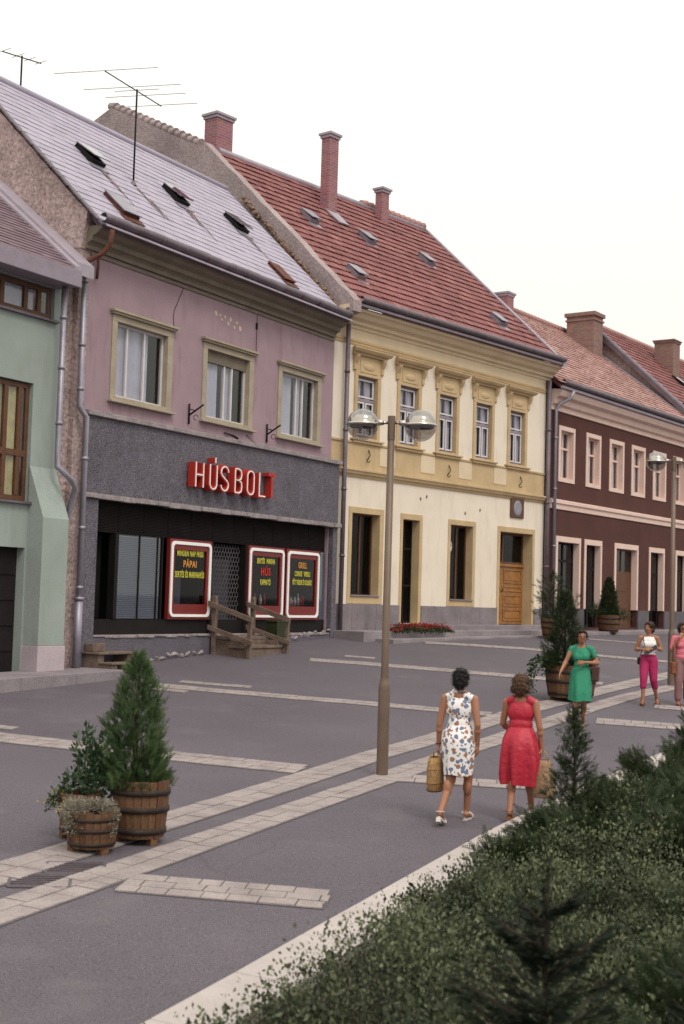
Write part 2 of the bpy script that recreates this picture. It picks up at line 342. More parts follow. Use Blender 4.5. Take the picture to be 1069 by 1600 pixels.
stripe([(.62,18.35),(2.66,18.12),(3.55,18.0)], .58, 2)
stripe([(-1.71,12.12),(.02,11.91)], .6, 3)
stripe([(-3.52,26.88),(-1.54,26.45),(.41,26.0),(2.9,25.2)], .5, 2)
stripe([(-3.07,27.45),(-1.66,27.25)], .3, 1); stripe([(-3.44,26.3),(-2.79,26.13)], .3, 1)
stripe([(4.72,25.05),(8.5,24.2)], .75, 2)
stripe([(-.63,32.1),(.48,31.97),(2.52,31.5),(5.9,30.65)], .55, 2); stripe([(.19,33.0),(.9,32.9)], .3, 1)
stripe([(2.3,37.35),(5.08,37.5),(6.93,37.0),(9.8,36.6)], .6, 2); stripe([(7.8,43.2),(9.6,43.1)], .45, 1)
stripe([(-5.6,20.9),(-4.73,20.75)], .3, 1); stripe([(6.3,27.35),(8.6,26.7)], .55, 2)
STONES.sort(key=lambda t: t[0])
rest = MB()
for i, (my, st, P, top) in enumerate(STONES):
    vs = [(x, y, G(x, y)-.01) for x, y in P]+[(x, y, G(x, y)+top+.004) for x, y in P]
    fs = [(4,5,6,7),(0,1,5,4),(1,2,6,5),(2,3,7,6),(3,0,4,7)]
    if i < 300:
        mb = MB(); mb.add(vs, fs); mb.build('paving_stone', M['paver'], st)
    else: rest.add(vs, fs)
tag(rest.build('distant_paving_stones', M['paver'], None), 'pale stone setts of the paving bands farther up the street', None, None, 'stuff')

# kerb and planting bed on the camera's side
KERB = [(-4.5,.9),(-2.8,4.6),(-1.1,8.24),(-.71,9.06),(-.25,10.09),(.33,11.37),(1.09,13.1),(1.57,14.21),(1.98,15.06),(3.6,18.27),(4.48,19.98),(6.9,24.0),(10.2,29.0)]
def kerb():
    pts = []; L = sum(math.dist(a, b) for a, b in zip(KERB, KERB[1:])); k = int(L/1.02)
    root = empty('kerb', (0,0,0)); tag(root, None, None, None, 'structure')
    for i in range(k):
        a, da = poly_pt(KERB, L*i/k+.004); b, db = poly_pt(KERB, L*(i+1)/k-.004); vs = []
        for p, d in ((a, da), (b, db)):
            for q in (0, .455): x, y = p[0]+d[1]*q, p[1]-d[0]*q; z = G(x, y); vs += [(x, y, z-.25), (x, y, z+.12)]
        mb = MB(); mb.add(vs, [(1,3,7,5),(0,1,5,4),(2,6,7,3),(0,2,3,1),(4,5,7,6)]); mb.build('kerb_stone', M['kerb_concrete'], root, bevel=.008)
kerb()
def bed():
    V = []; Fc = []; L = sum(math.dist(a, b) for a, b in zip(KERB, KERB[1:])); k = 40; m = 18
    for i in range(k+1):
        p, d = poly_pt(KERB, L*i/k*.9999)
        for j in range(m+1):
            q = .40+j*.9; x, y = p[0]+d[1]*q, p[1]-d[0]*q; V.append((x, y, G(x, y)+.04+.05*math.sin(x*2.1)*math.cos(y*1.7)*(j > 0)))
    for i in range(k):
        for j in range(m): a = i*(m+1)+j; Fc.append((a, a+1, a+m+2, a+m+1))
    o = mesh_np('planting_bed', V, Fc, M['soil'], smooth=True); tag(o, None, None, None, 'structure')
bed()
# ------------------------------------------------------------------ houses: local x runs along the front, y into the house, z up
ZB = 1.7
class House:
    def __init__(s, name, p0, ang, label):
        s.root = empty(name, (p0[0], p0[1], H0-ZB), R(90-ang), label, 'house')
    def b(s, mb, name, mat, parent=None, bevel=0.0): return mb.build(name, M[mat], parent or s.root, ZB, bevel)
    def box(s, name, mat, x0, x1, y0, y1, z0, z1, parent=None, bevel=0.0): return s.b(MB().box(x0, x1, y0, y1, z0, z1), name, mat, parent, bevel)
    def wall(s, name, mat, u0, u1, z0, z1, holes, th=.3, y=0.0):
        us = sorted({u0, u1, *[h[0] for h in holes], *[h[1] for h in holes]}); zs = sorted({z0, z1, *[h[2] for h in holes], *[h[3] for h in holes]})
        us = [u for u in us if u0 <= u <= u1]; zs = [z for z in zs if z0 <= z <= z1]; mb = MB()
        inside = lambda u, z: any(h[0] < u < h[1] and h[2] < z < h[3] for h in holes)
        for a, b_ in zip(us, us[1:]):
            for c, d in zip(zs, zs[1:]):
                if not inside((a+b_)/2, (c+d)/2): mb.add([(a,y,c),(b_,y,c),(b_,y,d),(a,y,d)], [(0,1,2,3)])
        for h in holes:
            a, b_, c, d = h; t = y+th
            mb.add([(a,y,c),(a,t,c),(a,t,d),(a,y,d)], [(0,3,2,1)]); mb.add([(b_,y,c),(b_,t,c),(b_,t,d),(b_,y,d)], [(0,1,2,3)])
            mb.add([(a,y,d),(b_,y,d),(b_,t,d),(a,t,d)], [(0,3,2,1)]); mb.add([(a,y,c),(b_,y,c),(b_,t,c),(a,t,c)], [(0,1,2,3)])
        return s.b(mb, name, mat)
    def surround(s, mat, o, i, depth, proud=.03, name='window_surround', sill=True):
        """o outer (u0,u1,z0,z1), i opening; the ring lines the opening to its depth"""
        mb = MB(); mb.box(o[0], i[0], -proud, depth, o[2], i[3]); mb.box(i[1], o[1], -proud, depth, o[2], i[3]); mb.box(o[0], o[1], -proud, depth, i[3], o[3])
        if sill and i[2] > o[2]: mb.box(i[0], i[1], -proud, depth, o[2], i[2])
        return s.b(mb, name, mat, bevel=.008)
    def window(s, u0, u1, z0, z1, y, cols, rows, mat='white_paint', fw=.055, curtain='curtain', pane='pane', name='window', curt=None, barw=None, parent=None):
        """frame with its glazing cells; cols/rows are fractions of the dividers"""
        mb = MB(); e = fw; bw = barw or fw
        mb.box(u0, u0+e, y, y+.06, z0, z1); mb.box(u1-e, u1, y, y+.06, z0, z1); mb.box(u0+e, u1-e, y, y+.06, z1-e, z1); mb.box(u0+e, u1-e, y, y+.06, z0, z0+e)
        cu = [u0+e]+[u0+(u1-u0)*c for c in cols]+[u1-e]; cz = [z0+e]+[z0+(z1-z0)*r_ for r_ in rows]+[z1-e]
        for c in cu[1:-1]: mb.box(c-bw/2, c+bw/2, y-.008, y+.052, z0+e, z1-e)
        for r_ in cz[1:-1]: mb.box(u0+e, u1-e, y-.014, y+.046, r_-bw*.6, r_+bw*.6)
        f = s.b(mb, name, mat, parent)
        for a, b_ in zip(cu, cu[1:]):
            for c, d in zip(cz, cz[1:]):
                s.b(MB().box(a-.01, b_+.01, y+.022, y+.028, c-.01, d+.01), 'pane', pane, f)
        if curtain:
            for (a, b_) in (curt or [(u0+e, u1-e)]):
                k = max(6, int((b_-a)/.035)); V = []; Fc = []
                for i in range(k+1):
                    uu = a+(b_-a)*i/k; yy = y+.085+.016*math.sin(uu*42)+.010*math.sin(uu*17+1)
                    V += [(uu, yy, z0+.02+ZB), (uu, yy, z1-.02+ZB)]
                for i in range(k): Fc.append((2*i, 2*i+2, 2*i+3, 2*i+1))
                mesh_np('curtain', V, Fc, M[curtain], f, smooth=True)
        return f
    def moulding(s, name, mat, u0, u1, prof, ends=True):
        """profile (y, z) list swept along the front"""
        n = len(prof); mb = MB(); vs = [(u0, y, z) for y, z in prof]+[(u1, y, z) for y, z in prof]
        fs = [(i, n+i, n+i+1, i+1) for i in range(n-1)]+([tuple(range(n)), tuple(range(2*n-1, n-1, -1))] if ends else [])
        mb.add(vs, fs); return s.b(mb, name, mat)
    def pipe(s, name, mat, pts, r, joints=()):
        p = s.b(MB().tube(pts, r, 10), name, mat)
        for (u, y, z) in joints: s.b(MB().tube([(u,y,z-.035),(u,y,z+.035)], r*1.22, 10), 'pipe_bracket', mat, p)
        return p
    def gutter(s, u0, u1, y, z, r, mat='zinc', rusty=False):
        n = 10; V = []; Fc = []
        for i, u in enumerate(np.linspace(u0, u1, 24)):
            dz = random.uniform(-.012, .012) if rusty else 0
            for k in range(n+1): a = 1.55*math.pi*k/n-.1; V.append((u, y+r*math.cos(a+math.pi*.32), z+dz-r*math.sin(a+math.pi*.32)+ZB))
        for i in range(23):
            for k in range(n): a = i*(n+1)+k; Fc.append((a, a+1, a+n+2, a+n+1))
        g = mesh_np('gutter', V, Fc, M[mat], s.root, smooth=True)
        md = g.modifiers.new('t', 'SOLIDIFY'); md.thickness = .012
        for u in np.arange(u0+.3, u1, .82): s.b(MB().tube([(u,y+r*1.05*math.cos(a),z-r*1.12*math.sin(a)) for a in np.linspace(0, math.pi, 8)], .018, 6), 'gutter_bracket', 'rust' if rusty and random.random() < .5 else mat, g)
        return g
    def tiles(s, name, mat, u0, u1, b0, b1, z0, slope, row, tw, parent, thick=.02, lift=.028, gap=.004, jit=.006, tintp=.35, round_=False, overlap=1.35):
        """courses of tiles on a roof plane z=z0+slope*b, every tile a solid slip of its own"""
        cs = 1/math.sqrt(1+slope*slope); sn = slope*cs; Ls = (b1-b0)/cs; nr = max(1, int(round(Ls/row))); row = Ls/nr
        prof = [(-.5,1),(-.5,.12),(-.3,.02),(0,-.02),(.3,.02),(.5,.12),(.5,1)] if round_ else [(-.5,1),(-.5,0),(.5,0),(.5,1)]
        n = len(prof); V = []; Fc = []; T = []
        for r_ in range(nr):
            off = (r_ % 2)*tw/2; k = int((u1-u0)/tw)+2
            for i in range(k):
                c = u0+i*tw+off; a = max(u0, c-tw/2+gap/2); b_ = min(u1, c+tw/2-gap/2)
                if b_-a < tw*.15: continue
                t = random.random()**2 if random.random() < tintp else random.random()*.15; h = lift+random.uniform(-jit, jit); m0 = len(V)
                dx = random.uniform(-.008, .008)-(random.random() < .012)*.05
                for (px, pl) in prof:
                    uu = (a+b_)/2+px*(b_-a); sl = r_*row+(pl*row*overlap)-.0+dx
                    lift_ = h*(1-pl)+.004; bb = b0+sl*cs-sn*lift_; zz = z0+slope*b0+sl*sn+cs*lift_
                    V.append((uu, bb, zz+ZB))
                for q in range(n): x, y, z = V[m0+q]; V.append((x, y+sn*thick*1.0, z-cs*thick))
                T += [t]*(2*n)
                Fc.append(tuple(m0+q for q in range(n)))
                for q in range(n-1): Fc.append((m0+q, m0+n+q, m0+n+q+1, m0+q+1))
        me = bpy.data.meshes.new(name); me.from_pydata(V, [], Fc); a = me.attributes.new('tint', 'FLOAT', 'POINT'); a.data.foreach_set('value', np.array(T, np.float32)); me.update()
        o = link(name, me, parent, M[mat]); o['kind'] = 'stuff'; return o

def skylight(h, root, u, b, zf, slope, w_=.45, l_=.62, mat='black_metal', open_=0.0, pane='sky_pane', frame_h=.12):
    """small hinged roof light sitting on the slope"""
    cs = 1/math.sqrt(1+slope*slope); sn = slope*cs; c = Vector((u, b, zf(b)+ZB)); ax = Vector((1,0,0)); ay = Vector((0,cs,sn)); az = Vector((0,-sn,cs))
    mb = MB(); t = .05
    for sx in (-1, 1): mb.obox(c+ax*sx*(w_/2)+az*frame_h/2, ax*t/2, ay*l_/2, az*frame_h/2)
    for sy in (-1, 1): mb.obox(c+ay*sy*(l_/2)+az*frame_h/2, ax*(w_/2+t/2), ay*t/2, az*frame_h/2*1.02)
    f = mb.build('skylight', M[mat], root)
    up = ay*math.cos(open_)+az*math.sin(open_); nn = -ay*math.sin(open_)+az*math.cos(open_); hinge = c+az*(frame_h+.012)+ay*(l_/2)
    # lid hinged at the upper edge
    lo = -ay*math.cos(open_)+az*math.sin(open_)
    lid = MB(); lid.obox(hinge+lo*l_/2, ax*(w_/2+.05), lo*(l_/2+.04), lo.cross(ax).normalized()*.012); lid.build('skylight_lid', M[pane], f)
    fl = MB(); fl.obox(c-ay*(l_/2+.12)+az*.034, ax*(w_/2+.10), ay*.10, az*.006); fl.build('flashing', M['zinc' if mat != 'rust' else 'rust'], f)
    return f

def chimney(h, root, u, b, w_, d_, z0, z1, mat='brick_red', cap=.09, capm='verge_metal', name='chimney'):
    c = h.box(name, mat, u-w_/2, u+w_/2, b-d_/2, b+d_/2, z0, z1, root, .01)
    k = MB(); k.box(u-w_/2-.035, u+w_/2+.035, b-d_/2-.035, b+d_/2+.035, z1-.09, z1+.002); k.box(u-w_/2-.075, u+w_/2+.075, b-d_/2-.075, b+d_/2+.075, z1, z1+cap*.8)
    h.b(k, 'chimney_cap', capm if capm != 'brick' else mat, c)
    return c

def stroke(path, wd, y0, y1):
    """flat ribbon following path in (u, z), extruded from y0 to y1"""
    pts = [Vector((p[0], p[1])) for p in path]; Lf = []; Rt = []
    for i, p in enumerate(pts):
        t0 = (pts[i]-pts[i-1]).normalized() if i else (pts[1]-pts[0]).normalized(); t1 = (pts[i+1]-pts[i]).normalized() if i < len(pts)-1 else t0
        t = (t0+t1).normalized(); n_ = Vector((-t.y, t.x)); k = 1/max(.5, t.dot(t1)); Lf.append(p+n_*wd/2*k); Rt.append(p-n_*wd/2*k)
    vs = []; fs = []
    for a, b_ in zip(Lf, Rt): vs += [(a.x,y0,a.y),(b_.x,y0,b_.y),(a.x,y1,a.y),(b_.x,y1,b_.y)]
    for i in range(len(pts)-1):
        a = 4*i; b_ = a+4; fs += [(a,a+1,b_+1,b_),(a+2,b_+2,b_+3,a+3),(a,b_,b_+2,a+2),(a+1,a+3,b_+3,b_+1)]
    e = 4*(len(pts)-1); fs += [(0,2,3,1),(e,e+1,e+3,e+2)]
    return vs, fs
def arc(cx, cz, rx, rz, a0, a1, n=10): return [(cx+rx*math.cos(R(a0+(a1-a0)*i/n)), cz+rz*math.sin(R(a0+(a1-a0)*i/n))) for i in range(n+1)]

def text_part(h, name, body, u, z, y, size, sx, mat, parent):
    cu = bpy.data.curves.new(name, 'FONT'); cu.body = body; cu.size = size; cu.align_x = 'CENTER'; cu.align_y = 'CENTER'; cu.extrude = .002; cu.offset = .004; cu.space_character = 1.12
    t = bpy.data.objects.new(name, cu); C.objects.link(t); dg = bpy.context.evaluated_depsgraph_get(); me = bpy.data.meshes.new_from_object(t.evaluated_get(dg)); bpy.data.objects.remove(t)
    me.transform(Matrix.Translation((u, y, z+ZB)) @ Matrix.Rotation(R(90), 4, 'X') @ Matrix.Diagonal((sx, 1, 1, 1)))
    me.materials.clear(); return link(name, me, parent, M[mat])

# ================================================================== pink house with the butcher's shop
A_P = 29.72; P_P = (-5.2462, 28.0)
ph = House('pink_house', P_P, A_P, 'pink two storey house with grey slate roof and the butcher shop on its ground floor')
PW = [(.62,2.74), (3.90,6.02), (7.15,9.27)]
wo = [(a, b_, 4.02, 5.95) for a, b_ in PW]
ph.wall('front_wall', 'pink_plaster', -.15, 9.9, -2.6, 7.15, [(a+.03, b_-.03, 4.06, 5.9) for a, b_ in PW]+[(.32, 9.88, -.86, 1.95)], .34)
ph.box('side_wall', 'rough_render', -.46, -.15, .002, 8.2, -2.6, 7.9); ph.box('rear_wall', 'rough_render', -.15, 9.9, 8.0, 8.2, -2.6, 7.9)
ph.box('inner_floor', 'dark_inside', -.14, 9.89, .36, 7.9, 3.2, 3.35); ph.box('party_wall', 'dark_inside', 9.9, 9.96, .30, 8.2, -2.6, 7.7)
ph.box('shop_interior', 'dark_inside', .2, 9.88, 2.2, 2.3, -1.2, 3.15)
for a, b_ in PW:
    i = (a+.17, b_-.19, 4.14, 5.72)
    sr = ph.surround('frame_beige', (a, b_, 4.05, 5.86), i, .14)
    mb = MB(); mb.box(a-.05, b_+.05, -.09, 0, 5.862, 5.915); mb.box(a-.08, b_+.08, -.13, -.002, 5.91, 5.96); ph.b(mb, 'window_hood', 'frame_beige', sr); ph.box('window_sill', 'frame_beige', a-.06, b_+.06, -.12, 0, 4.0, 4.048, sr, .006)
for k, (a, b_) in enumerate(PW):
    i = (a+.17, b_-.19, 4.14, 5.72); uu = i[1]-i[0]
    ph.window(i[0], i[1], i[2], i[3], .11, [.28,.62] if k == 0 else [.5,.68], [], 'white_paint', .05, curt=[(i[0]+.03, i[0]+uu*(.74 if k == 0 else .42)), (i[0]+uu*.5, i[0]+uu*(.74 if k == 0 else .7))] if k else [(i[0]+.03, i[0]+uu*.74)], barw=.045)
    if k == 1:
        mb = MB()
        for q in range(9): mb.box(i[0], i[1], .06+q*.003, .09+q*.003, 5.72-.03*q-.026, 5.72-.03*q)
        ph.b(mb, 'roller_shutter', 'olive_trim')
# moulded eaves cornice
cp = [(0,7.02),(-.07,7.02),(-.07,7.1),(-.12,7.14),(-.2,7.17),(-.22,7.26),(-.34,7.31),(-.42,7.38),(-.46,7.38),(-.46,7.46),(.02,7.46)]
ph.moulding('cornice', 'olive_trim', -.36, 9.86, cp); ph.moulding('lower_cornice', 'olive_trim', -.14, 9.86, [(0,6.92),(-.035,6.92),(-.035,6.98),(0,6.98)])
pz = lambda b_: 7.95+.97*b_
rf = ph.b(MB().prism([(-.34,-.5,pz(-.5)-.03),(-.34,3.68,pz(3.68)-.03),(-.34,8.4,7.2),(-.34,8.4,7.05),(-.34,3.68,pz(3.68)-.2),(-.34,-.4,pz(-.5)-.1)], (10.2,0,0)), 'roof', 'slate_bed')
ph.tiles('roof_slates', 'slate', -.42, 9.86, -.44, 3.70, 7.95, .97, .26, .42, rf, .01, .014, .006, .004, .55, overlap=1.25)
ph.b(MB().tube([(-.4,3.70,pz(3.70)+.02),(9.86,3.70,pz(3.70)+.02)], .09, 8), 'ridge_cap', 'slate', rf)
ph.gutter(-.40, 9.84, -.52, 7.60, .08, 'dark_zinc', True); ph.b(MB().prism([(-.36,-.47,7.462),(-.36,-.60,7.40),(-.36,-.61,7.415),(-.36,-.47,7.535)], (10.22,0,0)), 'eaves_sheet', 'verge_metal')
# gable, with the ragged verge
gp = [(-.47,0,7.15)]+[(-.47,b_,pz(b_)-.08+random.uniform(-.02,.02)) for b_ in np.linspace(-.15, 3.6, 26)]+[(-.47,8.2,7.3)]
gp = [(-.47,-.02,7.0)]+gp[1:]
ph.b(MB().prism(gp, (.3,0,0)), 'gable_wall', 'rough_render')
vm = MB()
for b_ in np.arange(-.5, 3.7, .115):
    vm.obox((-.43+random.uniform(-.02,.015), b_, pz(b_)+ZB+.012), (.075,0,0), (0,.055,.053), (0,-.012,.012))
vo = vm.build('verge_slates', M['dark_zinc'], rf); vo['kind'] = 'stuff'
for (u, b_, op, mt, pn) in ((1.95,2.06,.16,'black_metal','sky_pane'),(5.12,2.0,.14,'black_metal','sky_pane'),(7.72,1.96,.14,'black_metal','sky_pane')):
    skylight(ph, rf, u, b_-.1, pz, .97, .42, .62, mt, op, pn)
skylight(ph, rf, 1.18, .36, pz, .97, .5, .7, 'rust', .03, 'zinc', .1); skylight(ph, rf, 7.62, .34, pz, .97, .42, .66, 'rust', .02, 'rust', .07)
for (u, b_, l_) in ((2.02,1.62,1.5),(3.16,1.5,1.35),(5.2,1.55,1.45),(7.8,1.5,1.2),(1.95,1.6,.9),(5.05,1.55,1.0),(7.68,1.5,.8),(3.3,1.2,.9),(7.62,.05,.4)):      # rust run-off below the roof lights
    q = MB(); k_ = 9; L_ = []; R_ = []
    for j in range(k_):
        bb = b_-l_*j/k_*.72; w_ = .045*(1-j/k_)+.008+random.uniform(-.006,.006); uu = u+.012*math.sin(j*1.7+u); L_.append((uu-w_, bb-.010, pz(bb)+.031)); R_.append((uu+w_, bb-.010, pz(bb)+.031))
    q.add(L_+R_[::-1], [(j, j+1, 2*k_-2-j, 2*k_-1-j) for j in range(k_-1)]); ph.b(q, 'rust_streak', 'rust_stain', rf)
# rusty swan neck and downpipe on the left
ph.pipe('swan_neck', 'rust', [(-.22,-.6,7.36),(-.22,-.58,7.1),(-.26,-.45,6.9),(-.42,-.18,6.72),(-.45,-.14,6.55)], .055)
ph.pipe('downpipe', 'zinc', [(-.45,-.14,6.6),(-.45,-.14,3.75),(-.40,-.17,3.65),(-.30,-.2,3.55),(-.30,-.2,-1.58)], .062, [(-.45,-.14,z) for z in (6.3,5.0,4.1)]+[(-.30,-.2,z) for z in (2.7,1.3,.1)])
ph.pipe('downpipe_shoe', 'zinc', [(-.30,-.2,-.1),(-.30,-.2,-1.58)], .085, [(-.30,-.2,-.12)])
ph.pipe('rusty_stub', 'rust', [(-.02,-.1,6.95),(.0,-.09,6.7),(-.01,-.08,6.45)], .03)
# grey chip-stone cladding of the shop
cl = MB(); cl.box(-.14, 10.22, -.09, -.002, 2.04, 3.62); ph.b(cl, 'sign_band', 'grey_chip')
mb = MB(); mb.box(-.18, 10.26, -.17, -.002, 3.622, 3.73); ph.b(mb, 'upper_ledge', 'grey_ledge', None, .015)
mb = MB()
for k in range(26):
    a = -.18+k*.403; mb.box(a, a+.4, -.17+random.uniform(-.015,.012), -.002, 1.93+random.uniform(-.01,.012), 2.038)
ph.b(mb, 'lower_ledge', 'grey_ledge', None, .012)
ph.box('left_pilaster', 'grey_chip', -.14, .32, -.09, .3, -2.6, 1.93); ph.box('right_pilaster', 'grey_chip', 9.99, 10.22, -.09, .05, -2.4, 1.93)
ph.box('shop_base', 'grey_chip', .321, 9.99, -.06, .25, -2.6, -.88)
mb = MB(); u = .33
while u < 9.95:
    l_ = random.uniform(.12, .5); mb.box(u, min(9.98, u+l_-.01), -.075-random.uniform(0,.02), .02, -.895-random.uniform(0,.035), -.862+random.uniform(-.006,.008)); u += l_
ph.b(mb, 'chipped_base_edge', 'grey_ledge', None, .008)
for k in range(46):                      # rubble of the footing where the render has fallen off
    u = .9+k*.2+random.uniform(-.06,.06); g = -1.57+.075*u
    if 4.2 < u < 6.4: continue
    q = MB(); q.ell((u, -.05, g+random.uniform(-.03,.035)), (random.uniform(.08,.15), .05, random.uniform(.03,.06)), 6, 4, Matrix.Rotation(random.uniform(-.5,.5), 3, 'Y')); q.v = [(x+random.uniform(-.012,.012), y+random.uniform(-.012,.012), z+random.uniform(-.01,.01)) for x, y, z in q.v]; q.sm = [False]*len(q.f); ph.b(q, 'footing_stone', 'grey_ledge')
# shop front
for k in range(11):
    a = .34+k*.866; lp = MB(); lp.box(a+.008, a+.858, .10, .12, 1.27, 1.93)
    for q in range(20): lp.obox((a+.433, .09, 1.29+q*.032), (.42,0,0), (0,.012,.009), (0,-.002,.003))
    ph.b(lp, 'louvre_panel', 'louvre')
ph.box('shop_sole', 'black_metal', .33, 9.98, .06, .2, -.878, -.535)
ph.box('dark_entry', 'black_metal', .33, 1.06, .40, .44, -.53, 1.26); ph.box('entry_post', 'black_metal', 1.06, 1.14, .02, .2, -.53, 1.265)
def blind_window(u0, u1, posts):
    f = MB(); f.box(u0-.03, u0, .03, .12, -.53, 1.265); f.box(u1, u1+.03, .03, .12, -.53, 1.265)
    for p in posts: f.box(p-.012, p+.012, .045, .1, -.53, 1.265)
    f = ph.b(f, 'shop_window', 'black_metal'); ph.box('pane', 'pane', u0, u1, .06, .066, -.53, 1.26, f)
    s_ = MB()
    for q in range(44): s_.obox(((u0+u1)/2, .088, -.5+q*.04), ((u1-u0)/2-.02,0,0), (0,.010,.017), (0,-.001,.001))
    ph.b(s_, 'slatted_blind', 'blind', f)
blind_window(1.18, 2.7, [1.92, 2.56]); blind_window(9.56, 9.95, [])
def rrect(u0, u1, z0, z1, r, n=6):
    P = []
    for cx, cz, a in ((u1-r, z1-r, 0), (u0+r, z1-r, 90), (u0+r, z0+r, 180), (u1-r, z0+r, 270)): P += arc(cx, cz, r, r, a, a+90, n)
    return P
def rring(o, i, y0, y1):
    n = len(o); vs = [(p[0],y0,p[1]) for p in o]+[(p[0],y0,p[1]) for p in i]+[(p[0],y1,p[1]) for p in o]+[(p[0],y1,p[1]) for p in i]; fs = []
    for k in range(n): j = (k+1) % n; fs += [(k,j,n+j,n+k),(k,2*n+k,2*n+j,j),(n+k,n+j,3*n+j,3*n+k)]
    return vs, fs
POST = [(2.92,4.53,[('MINDEN NAP FRISS',.95,.15,'yellow_ink'),('PÁPAI',.71,.17,'orange_ink'),('SERTÉS ÉS MARHAHÚS',.47,.15,'yellow_ink')]),
        (6.08,7.71,[('SERTÉS  MARHA',.90,.14,'yellow_ink'),('HÚS',.64,.21,'red_ink'),('KAPHATÓ',.38,.15,'yellow_ink')]),
        (7.82,9.46,[('GRILL',.86,.17,'orange_ink'),('CSIRKE  VIRSLI',.64,.14,'yellow_ink'),('FŐTT HÚSOK ÉS KOLBÁSZ',.42,.14,'yellow_ink')])]
for k, (a, b_, lines) in enumerate(POST):
    i = (a+.19, b_-.19, -.19, .99+.04); mb = MB()
    mb.box(a, i[0], -.012, .08, -.53, 1.265); mb.box(i[1], b_, -.012, .08, -.53, 1.265); mb.box(i[0], i[1], -.012, .08, i[3], 1.265); mb.box(i[0], i[1], -.012, .08, -.53, i[2])
    f = ph.b(mb, 'display_window', 'dark_red')
    q = MB(); q.add(*rring(rrect(a+.035, b_-.035, -.475, 1.215, .13), rrect(a+.105, b_-.105, -.415, 1.145, .09), -.04, -.012)); ph.b(q, 'white_neon_band', 'white_enamel', f)
    ph.box('pane', 'shop_pane', i[0], i[1], .02, .027, i[2], i[3], f)
    for (t, z, s_, mt) in lines:
        wd = {'MINDEN NAP FRISS':1.0,'PÁPAI':.5,'SERTÉS ÉS MARHAHÚS':1.12,'SERTÉS  MARHA':.82,'HÚS':.42,'KAPHATÓ':.46,'GRILL':.42,'CSIRKE  VIRSLI':.76,'FŐTT HÚSOK ÉS KOLBÁSZ':.95}[t]
        o = text_part(ph, 'lettering', t, 0, 0, 0, s_*1.25, 1, mt, f); xs = [v.co.x for v in o.data.vertices]; sx = wd/(max(xs)-min(xs))
        o.data.transform(Matrix.Translation(((a+b_)/2, .012, z)) @ Matrix.Diagonal((sx,1,1,1)) @ Matrix.Translation((0,0,0)))
    if k == 0: ph.box('window_panel', 'blind', a+.62, a+.86, .3, .31, -.19, .45, f)
    else:
        for q in range(8 if k == 2 else 5):          # goods on show behind the glass
            u = a+.3+q*(.13 if k == 2 else .2)+random.uniform(-.03,.03); hgt = random.uniform(.14,.36); r0 = random.uniform(.03,.05)
            g = MB(); g.lathe([(0,0),(r0,0),(r0,hgt*.6),(r0*.45,hgt*.78),(r0*.4,hgt),(0,hgt)], 10, (u, .22, -.19)); ph.b(g, 'displayed_jar', random.choice(['white_paint','trim_white','red_paint']), f)
# door with its expanding grille
ph.box('shop_door', 'louvre', 4.62, 6.0, .38, .42, -.86, 1.26); ph.box('door_leaf', 'grille_back', 5.05, 5.75, .34, .378, -.7, .9); ph.box('door_post', 'black_metal', 4.555, 4.62, .02, .3, -.87, 1.262); ph.box('door_post', 'black_metal', 6.0, 6.06, .02, .3, -.87, 1.262)
gm = MB(); nx = 12; dx = 1.38/nx
for j in range(20):
    for i in range(nx):
        u = 4.62+dx*(i+.5*(j % 2)); z = -.86+j*.105
        for (p, q) in (((u, z), (u+dx/2, z+.05)), ((u+dx/2, z+.05), (u+dx/2, z+.105)), ((u+dx, z), (u+dx/2, z+.05))):
            if max(p[0], q[0]) < 6.0: gm.tube([(p[0],.18,p[1]),(q[0],.18,q[1])], .008, 4, False)
ph.b(gm, 'door_grille', 'plinth_dark')
# HUSBOLT with an acute U: deep red box letters with a white tube on the face
sg = ph.box('shop_sign', 'black_metal', 3.3, 6.8, -.135, -.12, 2.50, 2.53)
z0, z1 = 2.45, 3.01; hh = z1-z0
LET = {'H': (3.37,.29,[[(0,0),(0,1)],[(1,0),(1,1)],[(0,.5),(1,.5)]]), 'U': (3.92,.27,[[(0,1),(0,.22)]+[(.5+.5*math.cos(R(180+a)), .22+.22*math.sin(R(180+a))) for a in range(15,166,25)]+[(1,.22),(1,1)],[(.75,1.08),(.75,1.30)]]),
       'S': (4.36,.30,[[(1,.78)]+[(.5+.5*math.cos(R(a)), .76+.24*math.sin(R(a))) for a in range(20,200,25)]+[(.12,.62),(.88,.38)]+[(.5+.5*math.cos(R(a)), .24-.24*math.sin(R(a))) for a in range(-10,170,25)]+[(0,.22)]]),
       'B': (4.94,.28,[[(0,0),(0,1)],[(0,1),(.5,1),(.85,.93),(.95,.77),(.85,.6),(.5,.53),(0,.53)],[(0,.53),(.6,.53),(.93,.44),(1,.27),(.93,.08),(.6,0),(0,0)]]),
       'O': (5.46,.28,[[(.5+.5*math.cos(R(a)), .5+(.28 if 0 < a-360*(a >= 360) < 180 else -.28)*(abs(math.sin(R(a))) > .01)+.22*math.sin(R(a))) for a in list(range(90,180,15))+[178]+list(range(182,358,16))+[358]+list(range(362,451,11))]]),
       'L': (5.98,.27,[[(0,1),(0,0),(1,0)]]), 'T': (6.40,.32,[[(0,1),(1,1)],[(.5,1),(.5,0)]])}
for ch, (u, wd, paths) in LET.items():
    rm = MB(); wm = MB()
    for p in paths:
        p = [(u+a*wd, z0+c*hh) for a, c in p]; rm.add(*stroke(p, .085, -.31, -.125)); 
        wm.add(*stroke(p, .026, -.326, -.308))
    lt = ph.b(rm, 'letter', 'red_paint', sg)
    if ch != 'T': ph_o = ph.b(wm, 'neon_tube', 'white_enamel', sg)
